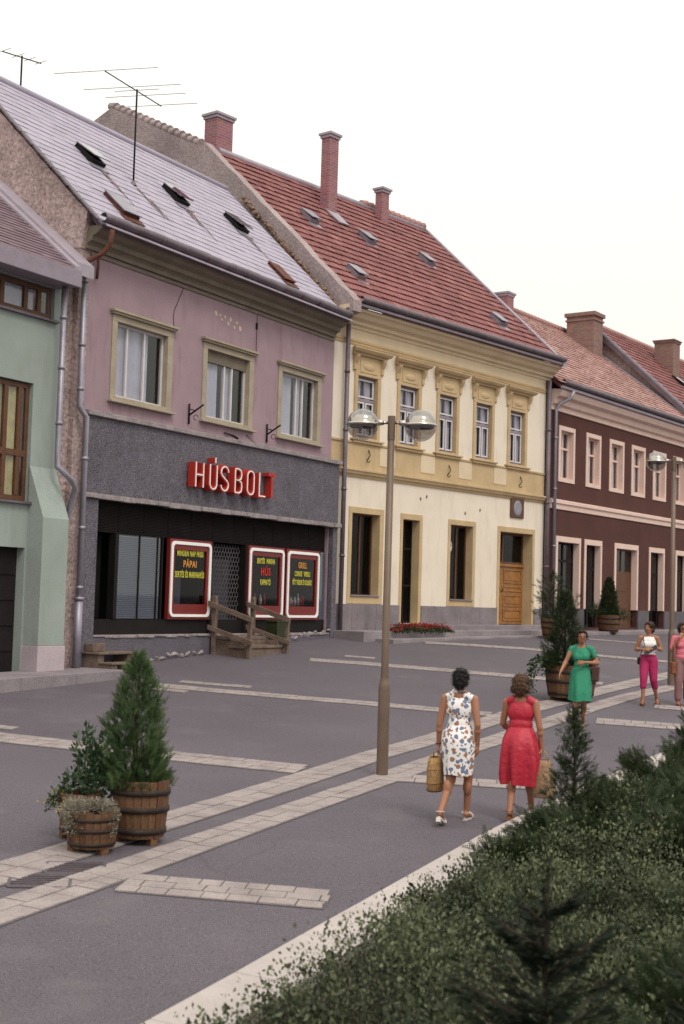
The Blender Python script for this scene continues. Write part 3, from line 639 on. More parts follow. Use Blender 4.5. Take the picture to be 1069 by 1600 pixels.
# small iron brackets and wires on the wall
for (u, z) in ((3.42,4.1),(6.68,4.05)):
    mb = MB(); mb.tube([(u,-.03,z-.22),(u,-.03,z+.24)], .022, 6); mb.tube([(u,-.03,z-.02),(u,-.42,z+.2)], .02, 6); mb.tube([(u,-.03,z+.12),(u,-.2,z+.08)], .012, 6)
    mb.tube([(u,-.22-.06*math.cos(a),z-.08+.06*math.sin(a)) for a in np.linspace(0,5,12)], .008, 5); ph.b(mb, 'flag_holder', 'black_metal')
ph.b(MB().tube([(4.85,-.02,3.86),(5.15,-.1,3.80),(5.28,-.12,3.76)], [.012,.03,.03], 6), 'cable_stub', 'black_metal')
ph.b(MB().tube([(5.78,-.02,3.92),(6.05,-.03,3.80),(6.25,-.03,3.72)], .007, 5), 'cable', 'black_metal')
ph.b(MB().tube([(3.05,-.01,6.9),(2.75,-.012,6.35),(2.72,-.012,6.2),(2.76,-.012,5.98)], .006, 5), 'cable', 'black_metal'); ph.b(MB().tube([(6.1,-.012,6.9),(6.1,-.012,6.0)], .006, 5), 'cable', 'black_metal'); ph.box('junction_box', 'black_metal', 6.06, 6.12, -.03, -.002, 6.55, 6.7)
for k in range(9):
    pat = MB()
    u = 4.4+k*.12+random.uniform(-.03,.03); z = 6.62-.02*k+random.uniform(-.09,.09); rr = random.uniform(.03,.08); pat.add([(u+rr*random.uniform(.6,1.3)*math.cos(a), -.004-k*.0003, z+rr*random.uniform(.6,1.3)*math.sin(a)) for a in np.linspace(0,5.6,8)], [tuple(range(8))[::-1]]); ph.b(pat, 'bare_plaster_patch', 'bare_plaster')

# ================================================================== yellow house
A_Y = 39.6; P_Y = (-.0267, 37.1434)
yh = House('yellow_house', P_Y, A_Y, 'cream and ochre two storey house with red tiled roof and five hooded upper windows')
YW = [.54+1.935*k for k in range(5)]
holes = [(u-.09, u+.97, 4.48, 6.72) for u in YW]
gf = {'g1': ((.33,1.88,-.08,2.57),(.47,1.70,.13,2.40),.27), 'g2': ((2.67,3.72,-.6,2.54),(2.78,3.58,-.6,2.37),.27), 'g3': ((5.03,6.48,-.08,2.52),(5.15,6.33,.10,2.36),.25), 'g4': ((7.72,9.91,-.65,2.48),(7.86,9.78,-.65,2.31),.37)}
holes += [(o[0]+.03, o[1]-.03, o[2]+(.03 if o[2] > -.5 else 0), o[3]-.03) for o, i, d in gf.values()]
yh.wall('front_wall', 'cream', -.62, 10.46, -2.6, 7.75, holes, .2)
yh.box('side_wall', 'dark_inside', 10.4, 10.46, .2, 9.0, -2.6, 8.4); yh.box('rear_wall', 'dark_inside', -.6, 10.46, 9.0, 9.2, -2.6, 9.0); yh.box('inner_floor', 'dark_inside', -.6, 10.39, .4, 9.0, 3.2, 3.4)
yh.box('shop_interior', 'dark_inside', -.6, 10.38, 2.5, 2.6, -1.2, 3.15); yh.box('upper_interior', 'dark_inside', -.6, 10.38, 3.0, 3.1, 3.45, 7.7)
pl = MB()
for a, b_ in ((-.55,2.67),(3.72,7.72),(9.91,10.4)):
    n_ = max(1, int((b_-a)/.95)); 
    for k in range(n_): pl = MB().box(a+(b_-a)*k/n_+.004, a+(b_-a)*(k+1)/n_-.004, -.055, 0, -2.6, -.09); yh.b(pl, 'plinth_slab', 'plinth_stone', None, .006)
for key, (o, i, d) in gf.items(): yh.surround('ochre', o, i, d, .025, 'door_surround' if key in ('g2','g4') else 'window_surround')
for key in ('g1', 'g3'):
    o, i, d = gf[key]; yh.window(i[0], i[1], i[2], i[3], d-.02, [.55], [], 'wood_brown', .05, None, 'shop_pane', 'shop_window')
    yh.box('metal_sill', 'zinc', i[0]-.02, i[1]+.02, -.07, d-.03, i[2]+.001, i[2]+.03)
yh.b(MB().tube([(5.42+.11*math.cos(a),.22,1.72+.16*math.sin(a)) for a in np.linspace(0, 6.28, 20)], .025, 6), 'ring_motif', 'white_paint')
# glazed shop door with yellow notices
o, i, d = gf['g2']; f = yh.window(i[0], i[1], -.58, i[3], d-.02, [.52], [.36,.72], 'black_metal', .05, None, 'shop_pane', 'shop_door'); yh.box('notice', 'yellow_ink', 2.84, 3.02, d-.03, d-.026, 1.35, 2.05, f); yh.box('notice', 'yellow_ink', 2.84, 2.95, d-.03, d-.026, .4, .75, f)
# panelled double door with transom
o, i, d = gf['g4']; y = d-.03; f = yh.window(i[0], i[1], 1.32, i[3], y, [.36], [], 'wood_brown', .07, None, 'shop_pane', 'transom_window')
yh.box('door_transom', 'door_wood', i[0], i[1], y-.05, y+.06, 1.24, 1.318)
for a, b_ in ((i[0]+.01, 8.54), (8.55, i[1]-.01)):
    dm = MB().box(a, b_, y, y+.05, -.6, 1.238); df = yh.b(dm, 'door_leaf', 'door_wood')
    for z_, zt in ((-.5,-.12),(-.04,.34),(.44,.62),(.70,1.16)):
        q = MB(); q.add(*rring([(b_-.08,zt),(a+.08,zt),(a+.08,z_),(b_-.08,z_)], [(b_-.13,zt-.05),(a+.13,zt-.05),(a+.13,z_+.05),(b_-.13,z_+.05)], y-.022, y)); q.box(a+.17, b_-.17, y-.014, y, z_+.09, zt-.09) if zt-z_ > .25 else None
        yh.b(q, 'door_panel', 'door_wood', df)
yh.b(MB().tube([(8.50,y-.04,.4),(8.50,y-.06,.52)], .015, 6), 'door_handle', 'black_metal')
yh.b(MB().box(8.40, 9.17, -.05, -.002, 2.79, 3.43), 'plaque', 'wood_brown', None, .01)
pq = MB(); pq.add([(8.78+.24*math.cos(a), -.056-.0*a, 3.1+.24*math.sin(a)*1.05) for a in np.linspace(0, 6.1, 20)]+[(8.78+.18*math.cos(a), -.075, 3.1+.18*math.sin(a)*1.05) for a in np.linspace(0, 6.1, 20)], [tuple(range(20,40))]+[(k,(k+1) % 20,20+(k+1) % 20,20+k) for k in range(20)]); yh.b(pq, 'plaque_relief', 'plaque_stone')
# belt cornice, apron zone, string, frieze and eaves
yh.moulding('belt_cornice', 'ochre', -.62, 10.42, [(0,3.38),(-.03,3.38),(-.05,3.44),(-.10,3.47),(-.12,3.53),(-.15,3.55),(-.15,3.60),(-.03,3.63),(0,3.63)])
yh.box('apron_band', 'ochre', -.62, 10.42, -.02, -.001, 3.632, 4.32)
yh.moulding('sill_string', 'ochre', -.62, 10.42, [(0,4.30),(-.05,4.31),(-.06,4.36),(-.03,4.38),(0,4.38)])
for k, u in enumerate(YW):
    mid = u+.44
    if k < 4: yh.box('apron_panel', 'cream_frieze', mid+.62, mid+1.32, -.032, -.018, 3.78, 4.298)
    # surround with a panelled head and projecting hood
    sr = yh.surround('ochre', (u-.14, u+1.02, 4.45, 6.75), (u, u+.88, 4.50, 6.2), .13, .04)
    hd = MB(); hd.box(u+.06, u+.82, -.055, -.041, 6.3, 6.62)
    hd.ell((u+.44,-.05,6.46), (.26,.03,.1), 14, 8); yh.b(hd, 'head_panel', 'ochre', sr)
    for sx in (-1, 1):
        c = mid+sx*.6; br = MB(); br.prism([(c-.06,0,6.3),(c-.06,-.06,6.34),(c-.06,-.07,6.5),(c-.06,-.16,6.68),(c-.06,-.18,6.75),(c-.06,0,6.75)], (.12,0,0)); yh.b(br, 'hood_bracket', 'ochre', sr)
    prof = [(0,6.752),(-.10,6.752),(-.12,6.80),(-.20,6.83),(-.25,6.90),(-.25,6.93),(0,6.98)]
    hm = MB(); n_ = len(prof); vs = [(mid-.66-.8*abs(y_), y_, z_) for y_, z_ in prof]+[(mid+.66+.8*abs(y_), y_, z_) for y_, z_ in prof]
    hm.add(vs, [(j, n_+j, n_+j+1, j+1) for j in range(n_-1)]+[tuple(range(n_)), tuple(range(2*n_-1, n_-1, -1))]); yh.b(hm, 'window_hood', 'ochre', sr)
    sm = MB(); sm.box(mid-.70, mid+.70, -.13, 0, 4.40, 4.449); sm.box(mid-.64, mid+.64, -.09, 0, 4.33, 4.398); yh.b(sm, 'window_sill', 'ochre', sr, .008)
    yh.window(u, u+.88, 4.50, 6.2, .10, [.5], [.62], 'lilac_frame', .05, curt=[(u+.05, u+.36),(u+.5, u+.83)], barw=.06)
    for (a, b_, c, d) in ((.06,.41,4.57,5.50),(.47,.82,4.57,5.50),(.06,.82,5.62,6.13)):      # white casements within the frame
        q = MB(); q.add(*rring([(u+b_,d),(u+a,d),(u+a,c),(u+b_,c)], [(u+b_-.045,d-.045),(u+a+.045,d-.045),(u+a+.045,c+.045),(u+b_-.045,c+.045)], .072, .10)); yh.b(q, 'casement', 'white_paint')
yh.moulding('frieze_string', 'ochre', -.62, 10.40, [(0,7.02),(-.03,7.02),(-.04,7.08),(-.06,7.10),(-.06,7.14),(0,7.16)])
yh.box('frieze', 'cream_frieze', -.62, 10.42, -.015, -.001, 7.162, 7.5)
yh.moulding('cornice', 'cream_frieze', -.55, 10.62, [(0,7.46),(-.05,7.46),(-.07,7.53),(-.15,7.56),(-.17,7.64),(-.30,7.70),(-.38,7.80),(-.48,7.84),(-.48,7.93),(.02,7.93)])
yz = lambda b_: 8.5+.917*b_
yr = yh.b(MB().prism([(-.12,-.58,yz(-.58)-.05),(-.12,5.32,yz(5.32)-.05),(-.12,9.2,9.6),(-.12,9.2,9.4),(-.12,5.32,yz(5.32)-.3),(-.12,-.5,7.935)], (10.72,0,0)), 'roof', 'red_tile_bed')
yh.tiles('roof_tiles', 'red_tile', -.08, 10.52, -.52, 5.30, 8.5, .917, .36, .19, yr, .022, .05, .005, .008, .4, True, 1.3)
yh.b(MB().tube([(.1,5.32,yz(5.32)+.0),(10.5,5.32,yz(5.32)+.0)], .12, 8), 'ridge_cap', 'verge_metal', yr)
for k in range(12):
    u = 7.0+k*.3; q = MB(); q.tube([(u,5.34,yz(5.34)+.06),(u+.3,5.34,yz(5.34)+.09)], [.12,.15], 8); yh.b(q, 'ridge_tile', 'pale_tile', yr)
yh.b(MB().prism([(10.52,-.6,yz(-.6)-.1),(10.52,-.6,yz(-.6)+.12),(10.52,5.3,yz(5.3)+.12),(10.52,5.3,yz(5.3)-.1)], (.16,0,0)), 'verge_flashing', 'verge_metal', yr)
for k in range(34):
    b_ = -.3+k*.165; yh.b(MB().obox((10.72,b_,yz(b_)+.03+ZB),(.05,0,0),(0,.08,.074),(0,-.03,.033)), 'verge_tile', 'pale_tile', yr, .0).location.z -= ZB
yh.gutter(-.12, 10.62, -.60, 8.13, .08, 'dark_zinc'); yh.b(MB().prism([(-.14,-.50,7.935),(-.14,-.57,7.95),(-.14,-.57,8.02),(-.14,-.50,8.02)], (10.74,0,0)), 'eaves_board', 'verge_metal')
for (u, b_) in ((1.80,3.1),(4.5,3.05),(7.62,3.02),(1.28,.82),(8.5,.72)): skylight(yh, yr, u, b_, yz, .917, .34, .5, 'zinc', .10, 'zinc', .16)
chimney(yh, yr, .38, 5.58, .70, .52, 12.2, 14.5); chimney(yh, yr, 3.83, 4.06, .42, .36, 11.5, 14.62); chimney(yh, yr, 7.5, 4.8, .38, .30, 12.4, 13.92)
yh.b(MB().prism([(3.56,3.75,yz(3.75)+.07),(3.62,3.4,yz(3.4)+.075),(4.05,3.4,yz(3.4)+.075),(4.1,3.75,yz(3.75)+.07),(4.08,4.0,yz(4.0)+.07),(3.58,4.0,yz(4.0)+.07)], (0,-.03,.03)), 'chimney_flashing', 'verge_metal', yr)
# the bare fire wall towards the pink house and the taller gable behind
fw = [(-.14,-.62,7.75),(-.14,-.62,yz(-.62)+.12)]+[(-.14,b_,yz(b_)+.13+random.uniform(-.03,.03)) for b_ in np.linspace(-.4, 5.3, 18)]+[(-.14,5.4,13.35),(-.14,6.8,14.02),(-.14,8.2,14.74),(-.14,9.6,15.42),(-.14,10.9,15.0),(-.14,14,13.8),(-.14,14,5)]
yh.b(MB().prism(fw, (-.34,0,0)), 'fire_wall', 'fire_wall')
for k in range(15):
    b_ = 5.6+k*.28; z_ = 13.42+(b_-5.4)*.492; yh.b(MB().tube([(-.31,b_,z_+.0),(-.31,b_+.3,z_+.12)], [.17,.12], 8), 'coping_tile', 'fire_wall')
rub = MB()
for k in range(260):
    b_ = random.uniform(-.4, 3.6); z_ = pz(b_)+.01; s_ = random.uniform(.012,.045)
    rub.obox((-.49-random.uniform(-.02,.10), b_, z_+ZB+random.uniform(.0,.10)), (s_,0,s_*.4), (0,s_*1.3,s_), (0,-s_*.5,s_*.5))
ro = rub.build('loose_mortar', M['crumbs'], yh.root); ro['kind'] = 'stuff'
# pipes and hooks
yh.pipe('downpipe', 'dark_zinc', [(-.10,-.16,7.5),(-.10,-.16,-1.0)], .065, [(-.10,-.16,z) for z in (6.2,4.6,3.0,1.2)]); yh.pipe('downpipe', 'dark_zinc', [(10.43,-.14,7.45),(10.43,-.14,-.9)], .075, [(10.43,-.14,z) for z in (5.8,3.4,1.3)])
for u, z in ((1.05,4.02),(4.92,3.96),(8.9,3.97)):
    mb = MB(); mb.tube([(u+.05,-.02,z+.16),(u+.0,-.12,z+.0),(u-.02,-.05,z-.12)], .014, 6); mb.tube([(u-.02,-.08-.05*math.cos(a),z-.14-.06*math.sin(a)) for a in np.linspace(0,4.6,10)], .01, 5); yh.b(mb, 'flag_hook', 'black_metal')
for u, z in ((3.6,3.02),(3.9,3.1),(5.9,2.75),(6.7,2.9)): yh.b(MB().ell((u,-.01,z), (.03,.02,.05), 8, 6), 'wall_anchor', 'olive_trim')

# ================================================================== brown house
A_B = 35.2; P_B = (6.6984, 45.2726)
bh = House('brown_house', P_B, A_B, 'dark brown rendered house with white window surrounds and pale red tiled roof')
BU = [(.88,2.12),(3.02,4.24),(4.98,6.26),(6.95,8.23),(9.0,10.3),(11.05,12.35)]; BD = [(.80,2.72),(3.02,4.46),(5.55,7.70),(8.73,10.27),(11.4,12.85)]
holes = [(a+.03,b_-.03,4.23,6.07) for a, b_ in BU]+[(a+.03,b_-.03,-.7 if k in (1,2,3) else -.05,2.34) for k, (a, b_) in enumerate(BD)]
bh.wall('front_wall', 'brown_plaster', .05, 13.0, -2.6, 6.7, holes, .2)
bh.box('inner_floor', 'dark_inside', .1, 12.9, .4, 8, 3.2, 3.4); bh.box('rear_wall', 'dark_inside', .1, 13, 8, 8.2, -2.6, 8.5); bh.box('side_wall', 'dark_inside', .06, .1, .2, 8, -2.6, 8.5); bh.box('far_side_wall', 'dark_inside', 12.95, 13.0, .2, 8, -2.6, 8.5); bh.box('room_wall', 'dark_inside', .12, 12.94, 2.5, 2.6, -1.5, 6.6)
for a, b_ in BU:
    bh.surround('trim_white', (a,b_,4.20,6.10), (a+.15,b_-.13,4.33,5.95), .22); bh.window(a+.15, b_-.13, 4.33, 5.95, .17, [.5], [.64], 'trim_white', .06, curt=[(a+.25,b_-.3)], barw=.06)
for k, (a, b_) in enumerate(BD):
    lo = -.75 if k in (1,2,3) else -.05
    bh.surround('trim_white', (a,b_,-.05,2.37), (a+.15,b_-.13,-.05,2.18), .25, name='door_surround')
    if k == 2:
        f = bh.window(a+.15, b_-.13, 1.3, 2.18, .2, [.5], [], 'wood_brown', .06, None, 'shop_pane', 'transom_window'); bh.box('door_leaf', 'wood_brown', a+.15, b_-.13, .2, .26, -.75, 1.298)
        for q in range(3): bh.box('door_panel', 'wood_brown', a+.4, b_-.55, .185, .199, -.6+q*.62, -.1+q*.62)
    else: bh.window(a+.15, b_-.13, lo, 2.18, .2, [.5], [.72], 'louvre', .07, None, 'shop_pane', 'shop_door' if k in (1,3) else 'shop_window')
for a, b_ in ((.1,3.02),(4.46,5.55),(7.70,8.73),(10.27,12.95)):
    n_ = max(1, int((b_-a)/.7))
    for k in range(n_): bh.b(MB().box(a+(b_-a)*k/n_+.004, a+(b_-a)*(k+1)/n_-.004, -.05, 0, -2.6, -.06), 'plinth_slab', 'plinth_dark', None, .006)
bh.moulding('belt_moulding', 'trim_white', .30, 13.0, [(0,3.26),(-.04,3.27),(-.05,3.42),(-.10,3.46),(-.10,3.56),(0,3.60)]); bh.moulding('cornice', 'trim_white', .2, 13.0, [(0,6.55),(-.05,6.56),(-.06,6.7),(-.16,6.76),(-.2,6.92),(-.36,7.0),(-.42,7.12),(-.42,7.2),(.05,7.25)])
bz = lambda b_: 7.72+.75*b_
br_ = bh.b(MB().prism([(.12,-.5,bz(-.5)-.05),(.12,5.3,bz(5.3)-.05),(.12,8.2,9.2),(.12,8.2,9.0),(.12,5.3,bz(5.3)-.3),(.12,-.45,7.2)], (12.78,0,0)), 'roof', 'red_tile_bed')
bh.tiles('roof_tiles', 'pale_tile', .12, 12.75, -.45, 5.3, 7.72, .75, .27, .2, br_, .02, .04, .005, .008, .5, True, 1.3)
for k in range(42): u = .15+k*.3; bh.b(MB().tube([(u,5.32,bz(5.32)+.03),(u+.3,5.32,bz(5.32)+.05)], [.11,.14], 8), 'ridge_tile', 'pale_tile', br_)
bh.b(MB().prism([(12.75,-.55,bz(-.55)-.1),(12.75,-.55,bz(-.55)+.1),(12.75,5.3,bz(5.3)+.1),(12.75,5.3,bz(5.3)-.1)], (.2,0,0)), 'verge_flashing', 'verge_metal', br_)
bh.gutter(.1, 13.0, -.54, 7.42, .08, 'dark_zinc'); bh.b(MB().prism([(.1,-.43,7.2),(.1,-.52,7.22),(.1,-.52,7.3),(.1,-.43,7.3)], (12.9,0,0)), 'eaves_board', 'verge_metal')
bh.pipe('downpipe', 'zinc', [(.75,-.6,7.2),(.72,-.5,6.95),(.5,-.22,6.75),(.42,-.12,6.55),(.42,-.12,-.7)], .06, [(.42,-.12,z) for z in (5.6,3.9,2.0)])
ch = bh.box('chimney', 'brick_brown', 11.55, 12.45, 3.75, 5.0, 10.4, 12.28, br_, .01); bh.box('chimney_cap', 'brick_brown', 11.47, 12.53, 3.67, 5.08, 12.22, 12.38, ch, .01); bh.box('chimney_cap', 'brick_brown', 11.5, 12.5, 3.7, 5.05, 12.02, 12.1, ch, .01)
chimney(bh, br_, 6.1, 5.0, .5, .5, 11.2, 12.1)

# ================================================================== farther house beyond it
fh = House('far_house', (P_B[0]+12.95*math.sin(R(A_B)), P_B[1]+12.95*math.cos(R(A_B))), A_B, 'farther house with red tiled roof and dark gable boards behind the big brick chimney')
fz = lambda b_: 8.0+.92*b_
fh.b(MB().prism([(.05,0,-2.6),(.05,0,7.7),(.05,4.4,fz(4.4)-.15),(.05,8.8,7.7),(.05,8.8,-2.6)], (12,0,0)), 'walls', 'rough_render')
fr = fh.b(MB().prism([(-.15,-.5,fz(-.5)),(-.15,4.4,fz(4.4)),(-.15,9.3,fz(-.5)),(-.15,9.3,fz(-.5)-.12),(-.15,4.4,fz(4.4)-.13),(-.15,-.5,fz(-.5)-.12)], (12.4,0,0)), 'roof', 'red_tile_bed')
fh.tiles('roof_tiles', 'red_tile', -.1, 12.0, -.5, 4.4, 8.03, .92, .32, .2, fr, .022, .045, .005, .008, .45, True, 1.3)
for sgn in (1, -1):
    for k in range(2):
        y0 = -.55 if sgn == 1 else 9.35; q = MB(); yy = 4.4; q.prism([(-.24+k*.1,y0,fz(-.55)-.24+k*.18),(-.24+k*.1,y0,fz(-.55)-.0+k*.12),(-.24+k*.1,yy,fz(4.4)+.02+k*.1),(-.24+k*.1,yy,fz(4.4)-.24+k*.18)], (.09,0,0)); fh.b(q, 'verge_board', 'verge_metal' if k else 'dark_zinc', fr)
for k in range(40): u = -.1+k*.3; fh.b(MB().tube([(u,4.4,fz(4.4)+.05),(u+.3,4.4,fz(4.4)+.07)], [.11,.14], 8), 'ridge_tile', 'pale_tile', fr)
chimney(fh, fr, 5.0, 3.1, .8, .9, 9.5, 12.1, 'brick_brown', .06, 'brick'); skylight(fh, fr, 4.2, 2.3, fz, .92, .35, .55, 'black_metal', .1)

# ================================================================== green house on the left
gh = House('green_house', P_P, A_P, 'pale green house with slanted pier and brown timber windows at the left edge')
gh.wall('front_wall', 'green_plaster', -9.0, -.92, -2.6, 6.2, [(-4.6,-1.16,5.36,6.0),(-4.2,-1.66,1.72,4.03),(-4.6,-1.70,-1.75,.83)], .3)
gh.box('side_strip', 'rough_render', -.92, -.47, .12, .4, -2.6, 6.3); gh.box('rear_wall', 'dark_inside', -9, -.95, 2.6, 2.7, -2.6, 6.3); gh.box('inner_floor', 'dark_inside', -9, -.95, .32, 2.6, 1.1, 1.3); gh.box('upper_floor', 'dark_inside', -9, -.95, .32, 2.6, 4.6, 4.8)
gh.window(-4.6, -1.2, 5.38, 5.98, .06, [.2,.4,.6,.79,.9], [], 'wood_brown', .09, barw=.1, curt=[(-4.5,-1.6)]); gh.box('window_sill', 'dark_zinc', -4.65, -1.08, -.09, .05, 5.31, 5.358)
pm('ochre_curtain', (.5,.42,.2), .95, .2, 4)
gh.window(-4.2, -1.68, 1.74, 4.01, .08, [.25,.5,.75,.9], [.4], 'wood_brown', .09, curtain='ochre_curtain', barw=.1, curt=[(-4.1,-1.95)]); gh.box('window_sill', 'dark_zinc', -4.25, -1.58, -.09, .05, 1.67, 1.718)
gh.box('garage_door', 'louvre', -4.6, -1.7, .2, .26, -1.75, .83)
for k in range(5):
    for a in (-4.5, -3.55, -2.6): gh.box('door_panel', 'louvre', a, a+.85, .18, .199, -1.65+k*.49, -1.25+k*.49)
pier = MB(); pier.prism([(-1.66,.05,2.42),(-1.66,-.002,2.42),(-1.66,-.40,1.42),(-1.66,-.40,-1.04),(-1.66,.05,-1.04)], (.74,0,0)); gh.b(pier, 'pier', 'green_plaster', None, .01)
gh.box('pier_base', 'pale_base', -1.68, -.90, -.42, .06, -2.6, -1.042, None, .01)
gzf = lambda b_: 6.72+.80*b_
gr_ = gh.b(MB().prism([(-9.2,-.5,gzf(-.5)),(-9.2,5,gzf(5)),(-9.2,5,gzf(5)-.2),(-9.2,-.5,gzf(-.5)-.15)], (8.2,0,0)), 'roof', 'slate_bed')
pm('shingle', (.17,.115,.135), .85, .15, 1.5, .15, 40., .2, 40., tint=(.23,.16,.18))
gh.tiles('roof_shingles', 'shingle', -9.2, -1.18, -.5, 5, 6.74, .80, .15, .3, gr_, .012, .02, .004, .003, .4)
gh.b(MB().prism([(-1.18,-.5,gzf(-.5)-.05),(-1.18,5,gzf(5)-.05),(-1.18,5,gzf(5)+.1),(-1.18,-.5,gzf(-.5)+.1)], (.2,0,0)), 'verge_flashing', 'verge_metal', gr_); gh.b(MB().prism([(-.98,-.4,gzf(-.4)-.1),(-.98,5,gzf(5)-.1),(-.98,5,gzf(5)+.2),(-.98,-.4,gzf(-.4)+.15)], (.5,0,0)), 'upstand_flashing', 'verge_metal', gr_)
gh.box('fascia', 'lilac_frame', -9.2, -1.02, -.56, -.48, 6.0, 6.34, None, .01); gh.box('soffit', 'lilac_frame', -9.2, -1.02, -.479, 0, 6.02, 6.06)
gh.pipe('downpipe', 'zinc', [(-1.2,-.28,6.0),(-1.2,-.28,2.75),(-1.22,-.30,2.45),(-1.02,-.50,2.2),(-.80,-.42,2.05),(-.78,-.15,1.2),(-.78,-.12,-1.55)], .06, [(-1.2,-.28,z) for z in (5.4,4.4,3.3)])

# ================================================================== pavements in front of the houses
def pavement(name, p0, ang, segs, mat):
    root = empty(name, (p0[0], p0[1], H0-ZB), R(90-ang)); tag(root, None, None, None, 'structure')
    for (u0, u1, y0, y1, zb, zt0, zt1) in segs:
        n_ = max(1, int((u1-u0)/1.3))
        for k in range(n_):
            a = u0+(u1-u0)*k/n_+.004; b_ = u0+(u1-u0)*(k+1)/n_-.004; t = lambda u: zt0+(zt1-zt0)*(u-u0)/(u1-u0)+ZB
            mb = MB(); mb.add([(a,y0,zb),(b_,y0,zb),(b_,y1,zb),(a,y1,zb),(a,y0,t(a)),(b_,y0,t(b_)),(b_,y1,t(b_)),(a,y1,t(a))], [(0,3,2,1),(4,5,6,7),(0,1,5,4),(1,2,6,5),(2,3,7,6),(3,0,4,7)]); mb.build('paving_slab', M[mat], root, bevel=.012)
pavement('yellow_house_pavement', P_Y, A_Y, [(-.3,10.6,-1.15,-.06,-1.5,-.80,-.74),(.2,10.4,-1.75,-1.16,-1.5,-.98,-.86)], 'pavement_concrete')
pavement('upper_pavement_step', P_Y, A_Y, [(4.3,10.5,-.6,-.058,-.3,-.63,-.60)], 'pavement_concrete')
pavement('door_step', P_Y, A_Y, [(2.5,3.95,-.55,-.059,-.3,-.60,-.60)], 'pavement_concrete')
pavement('brown_house_pavement', P_B, A_B, [(.2,13,-1.2,-.055,-1.3,-.80,-.74)], 'pavement_concrete')
pavement('green_house_pavement', P_P, A_P, [(-7.5,-.0,-1.25,-.02,-.8,-1.62,-1.50)], 'pavement_concrete')
# ------------------------------------------------------------------ street furniture
def hw(h, u, y, z):
    """point in a house's own coordinates -> world"""
    return h.root.matrix_basis @ Vector((u, y, z+ZB))
bpy.context.view_layer.update()

def lamp(loc, H, gr, arm, dirx, label):
    t = empty('street_lamp', loc, math.atan2(dirx[1], dirx[0]), label, 'street lamp', 'globe lamps along the paved band')
    MB().lathe([(.077,-.05),(.077,1.14),(.072,1.2),(.056,1.24),(.056,1.30)], 20).build('sleeve', M['pole_paint'], t)
    MB().lathe([(.050,1.2),(.047,H-.001),(.0,H)], 18).build('pole', M['pole_paint'], t)
    MB().lathe([(.051,H-.32),(.051,H-.30),(.0512,H-.02),(.0512,H)], 18).build('collar', M['pole_paint'], t)
    for s in (-1, 1):
        a = MB(); a.tube([(s*.04,0,H-.09),(s*(arm-gr*.93),0,H-.09)], .02, 8); a.tube([(s*(arm-gr*1.35),0,H-.09),(s*(arm-gr*.9),0,H-.09)], [.03,.045], 8); a.build('arm', M['ring_metal'], t)
        c = (s*arm, 0, H-.09-.03)
        lo = [(gr*math.sin(a), -gr*math.cos(a)) for a in np.linspace(0.001, math.pi/2, 12)]; hi_ = [(gr*math.cos(a), gr*math.sin(a)) for a in np.linspace(0, math.pi/2-.001, 12)]
        g = MB().lathe(lo, 32, c).build('globe', M['globe_glass'], t); MB().lathe(hi_, 32, c).build('silvered_dome', M['globe_mirror'], g)
        rf_ = MB(); rf_.lathe([(.0,gr*.60),(gr*.50,gr*.58),(gr*.60,gr*.5),(gr*.64,gr*.36),(gr*.80,gr*.30),(gr*.86,gr*.1),(gr*.86,.0)], 28, c); rf_.build('reflector', M['reflector'], g)
        rb = MB(); rb.lathe([(gr*.86,-.01*gr),(gr*.86,-.14*gr),(gr*.8,-.17*gr),(gr*.78,-.1*gr),(0,-.06*gr)], 28, c); rb.build('louvre_ring', M['mirror_dark'], g)
        rg = MB(); rg.lathe([(gr*1.0,.022),(gr*1.05,.008),(gr*1.05,-.006),(gr*1.0,-.014)], 28, c); rg.build('clamp_ring', M['ring_metal'], g)
    return t
lamp((.625,18.2,G(.625,18.2)), 4.74, .212, .385, (1,-.06), 'nearer lamp post with two glass globes between the shop and the walking women')
lamp((7.42,30.75,G(7.42,30.75)), 5.12, .225, .40, (1,-.02), 'farther lamp post at the right edge beside the woman in white top')

def antenna(base, H, boom, elems, bd, ed, label, name='television_antenna'):
    t = empty(name, base, 0, label, 'antenna'); bd = Vector((*bd,0)).normalized(); ed = Vector((*ed,0)).normalized(); top = Vector((0,0,H))
    MB().tube([(0,0,-.15),(0,0,H)], .022, 8).build('mast', M['black_metal'], t); MB().lathe([(.09,-.02),(.05,.06),(.03,.1)], 10).build('mast_flashing', M['dark_zinc'], t)
    MB().tube([top+bd*boom[0]-Vector((0,0,.04)), top+bd*boom[1]-Vector((0,0,.04))], .014, 6).build('boom', M['black_metal'], t)
    for s, h in elems: MB().tube([top+bd*s-ed*h-Vector((0,0,.02)), top+bd*s+ed*h-Vector((0,0,.02))], .008, 6).build('antenna_rod', M['zinc'], t)
    return t
b1 = hw(ph, 3.14, 1.61, pz(1.61)); antenna(b1, 2.28, (-1.3,1.05), [(-1.28,1.25),(-.22,1.2),(.0,.55),(.35,1.0),(1.03,.93)], (.42,.9), (.97,-.22), 'tall rod television antenna standing in the middle of the grey slate roof')
b2 = hw(ph, 1.55, 3.75, pz(3.75)-.05); antenna(b2, .85, (-.5,.5), [(-.48,.28),(-.1,.22),(.2,.2),(.48,.2)], (.75,.66), (.8,-.6), 'small television antenna on the roof ridge at the upper left')

def place_local(h, name, u, y, z, label, cat):
    p = hw(h, u, y, z); return empty(name, p, h.root.rotation_euler.z, label, cat)
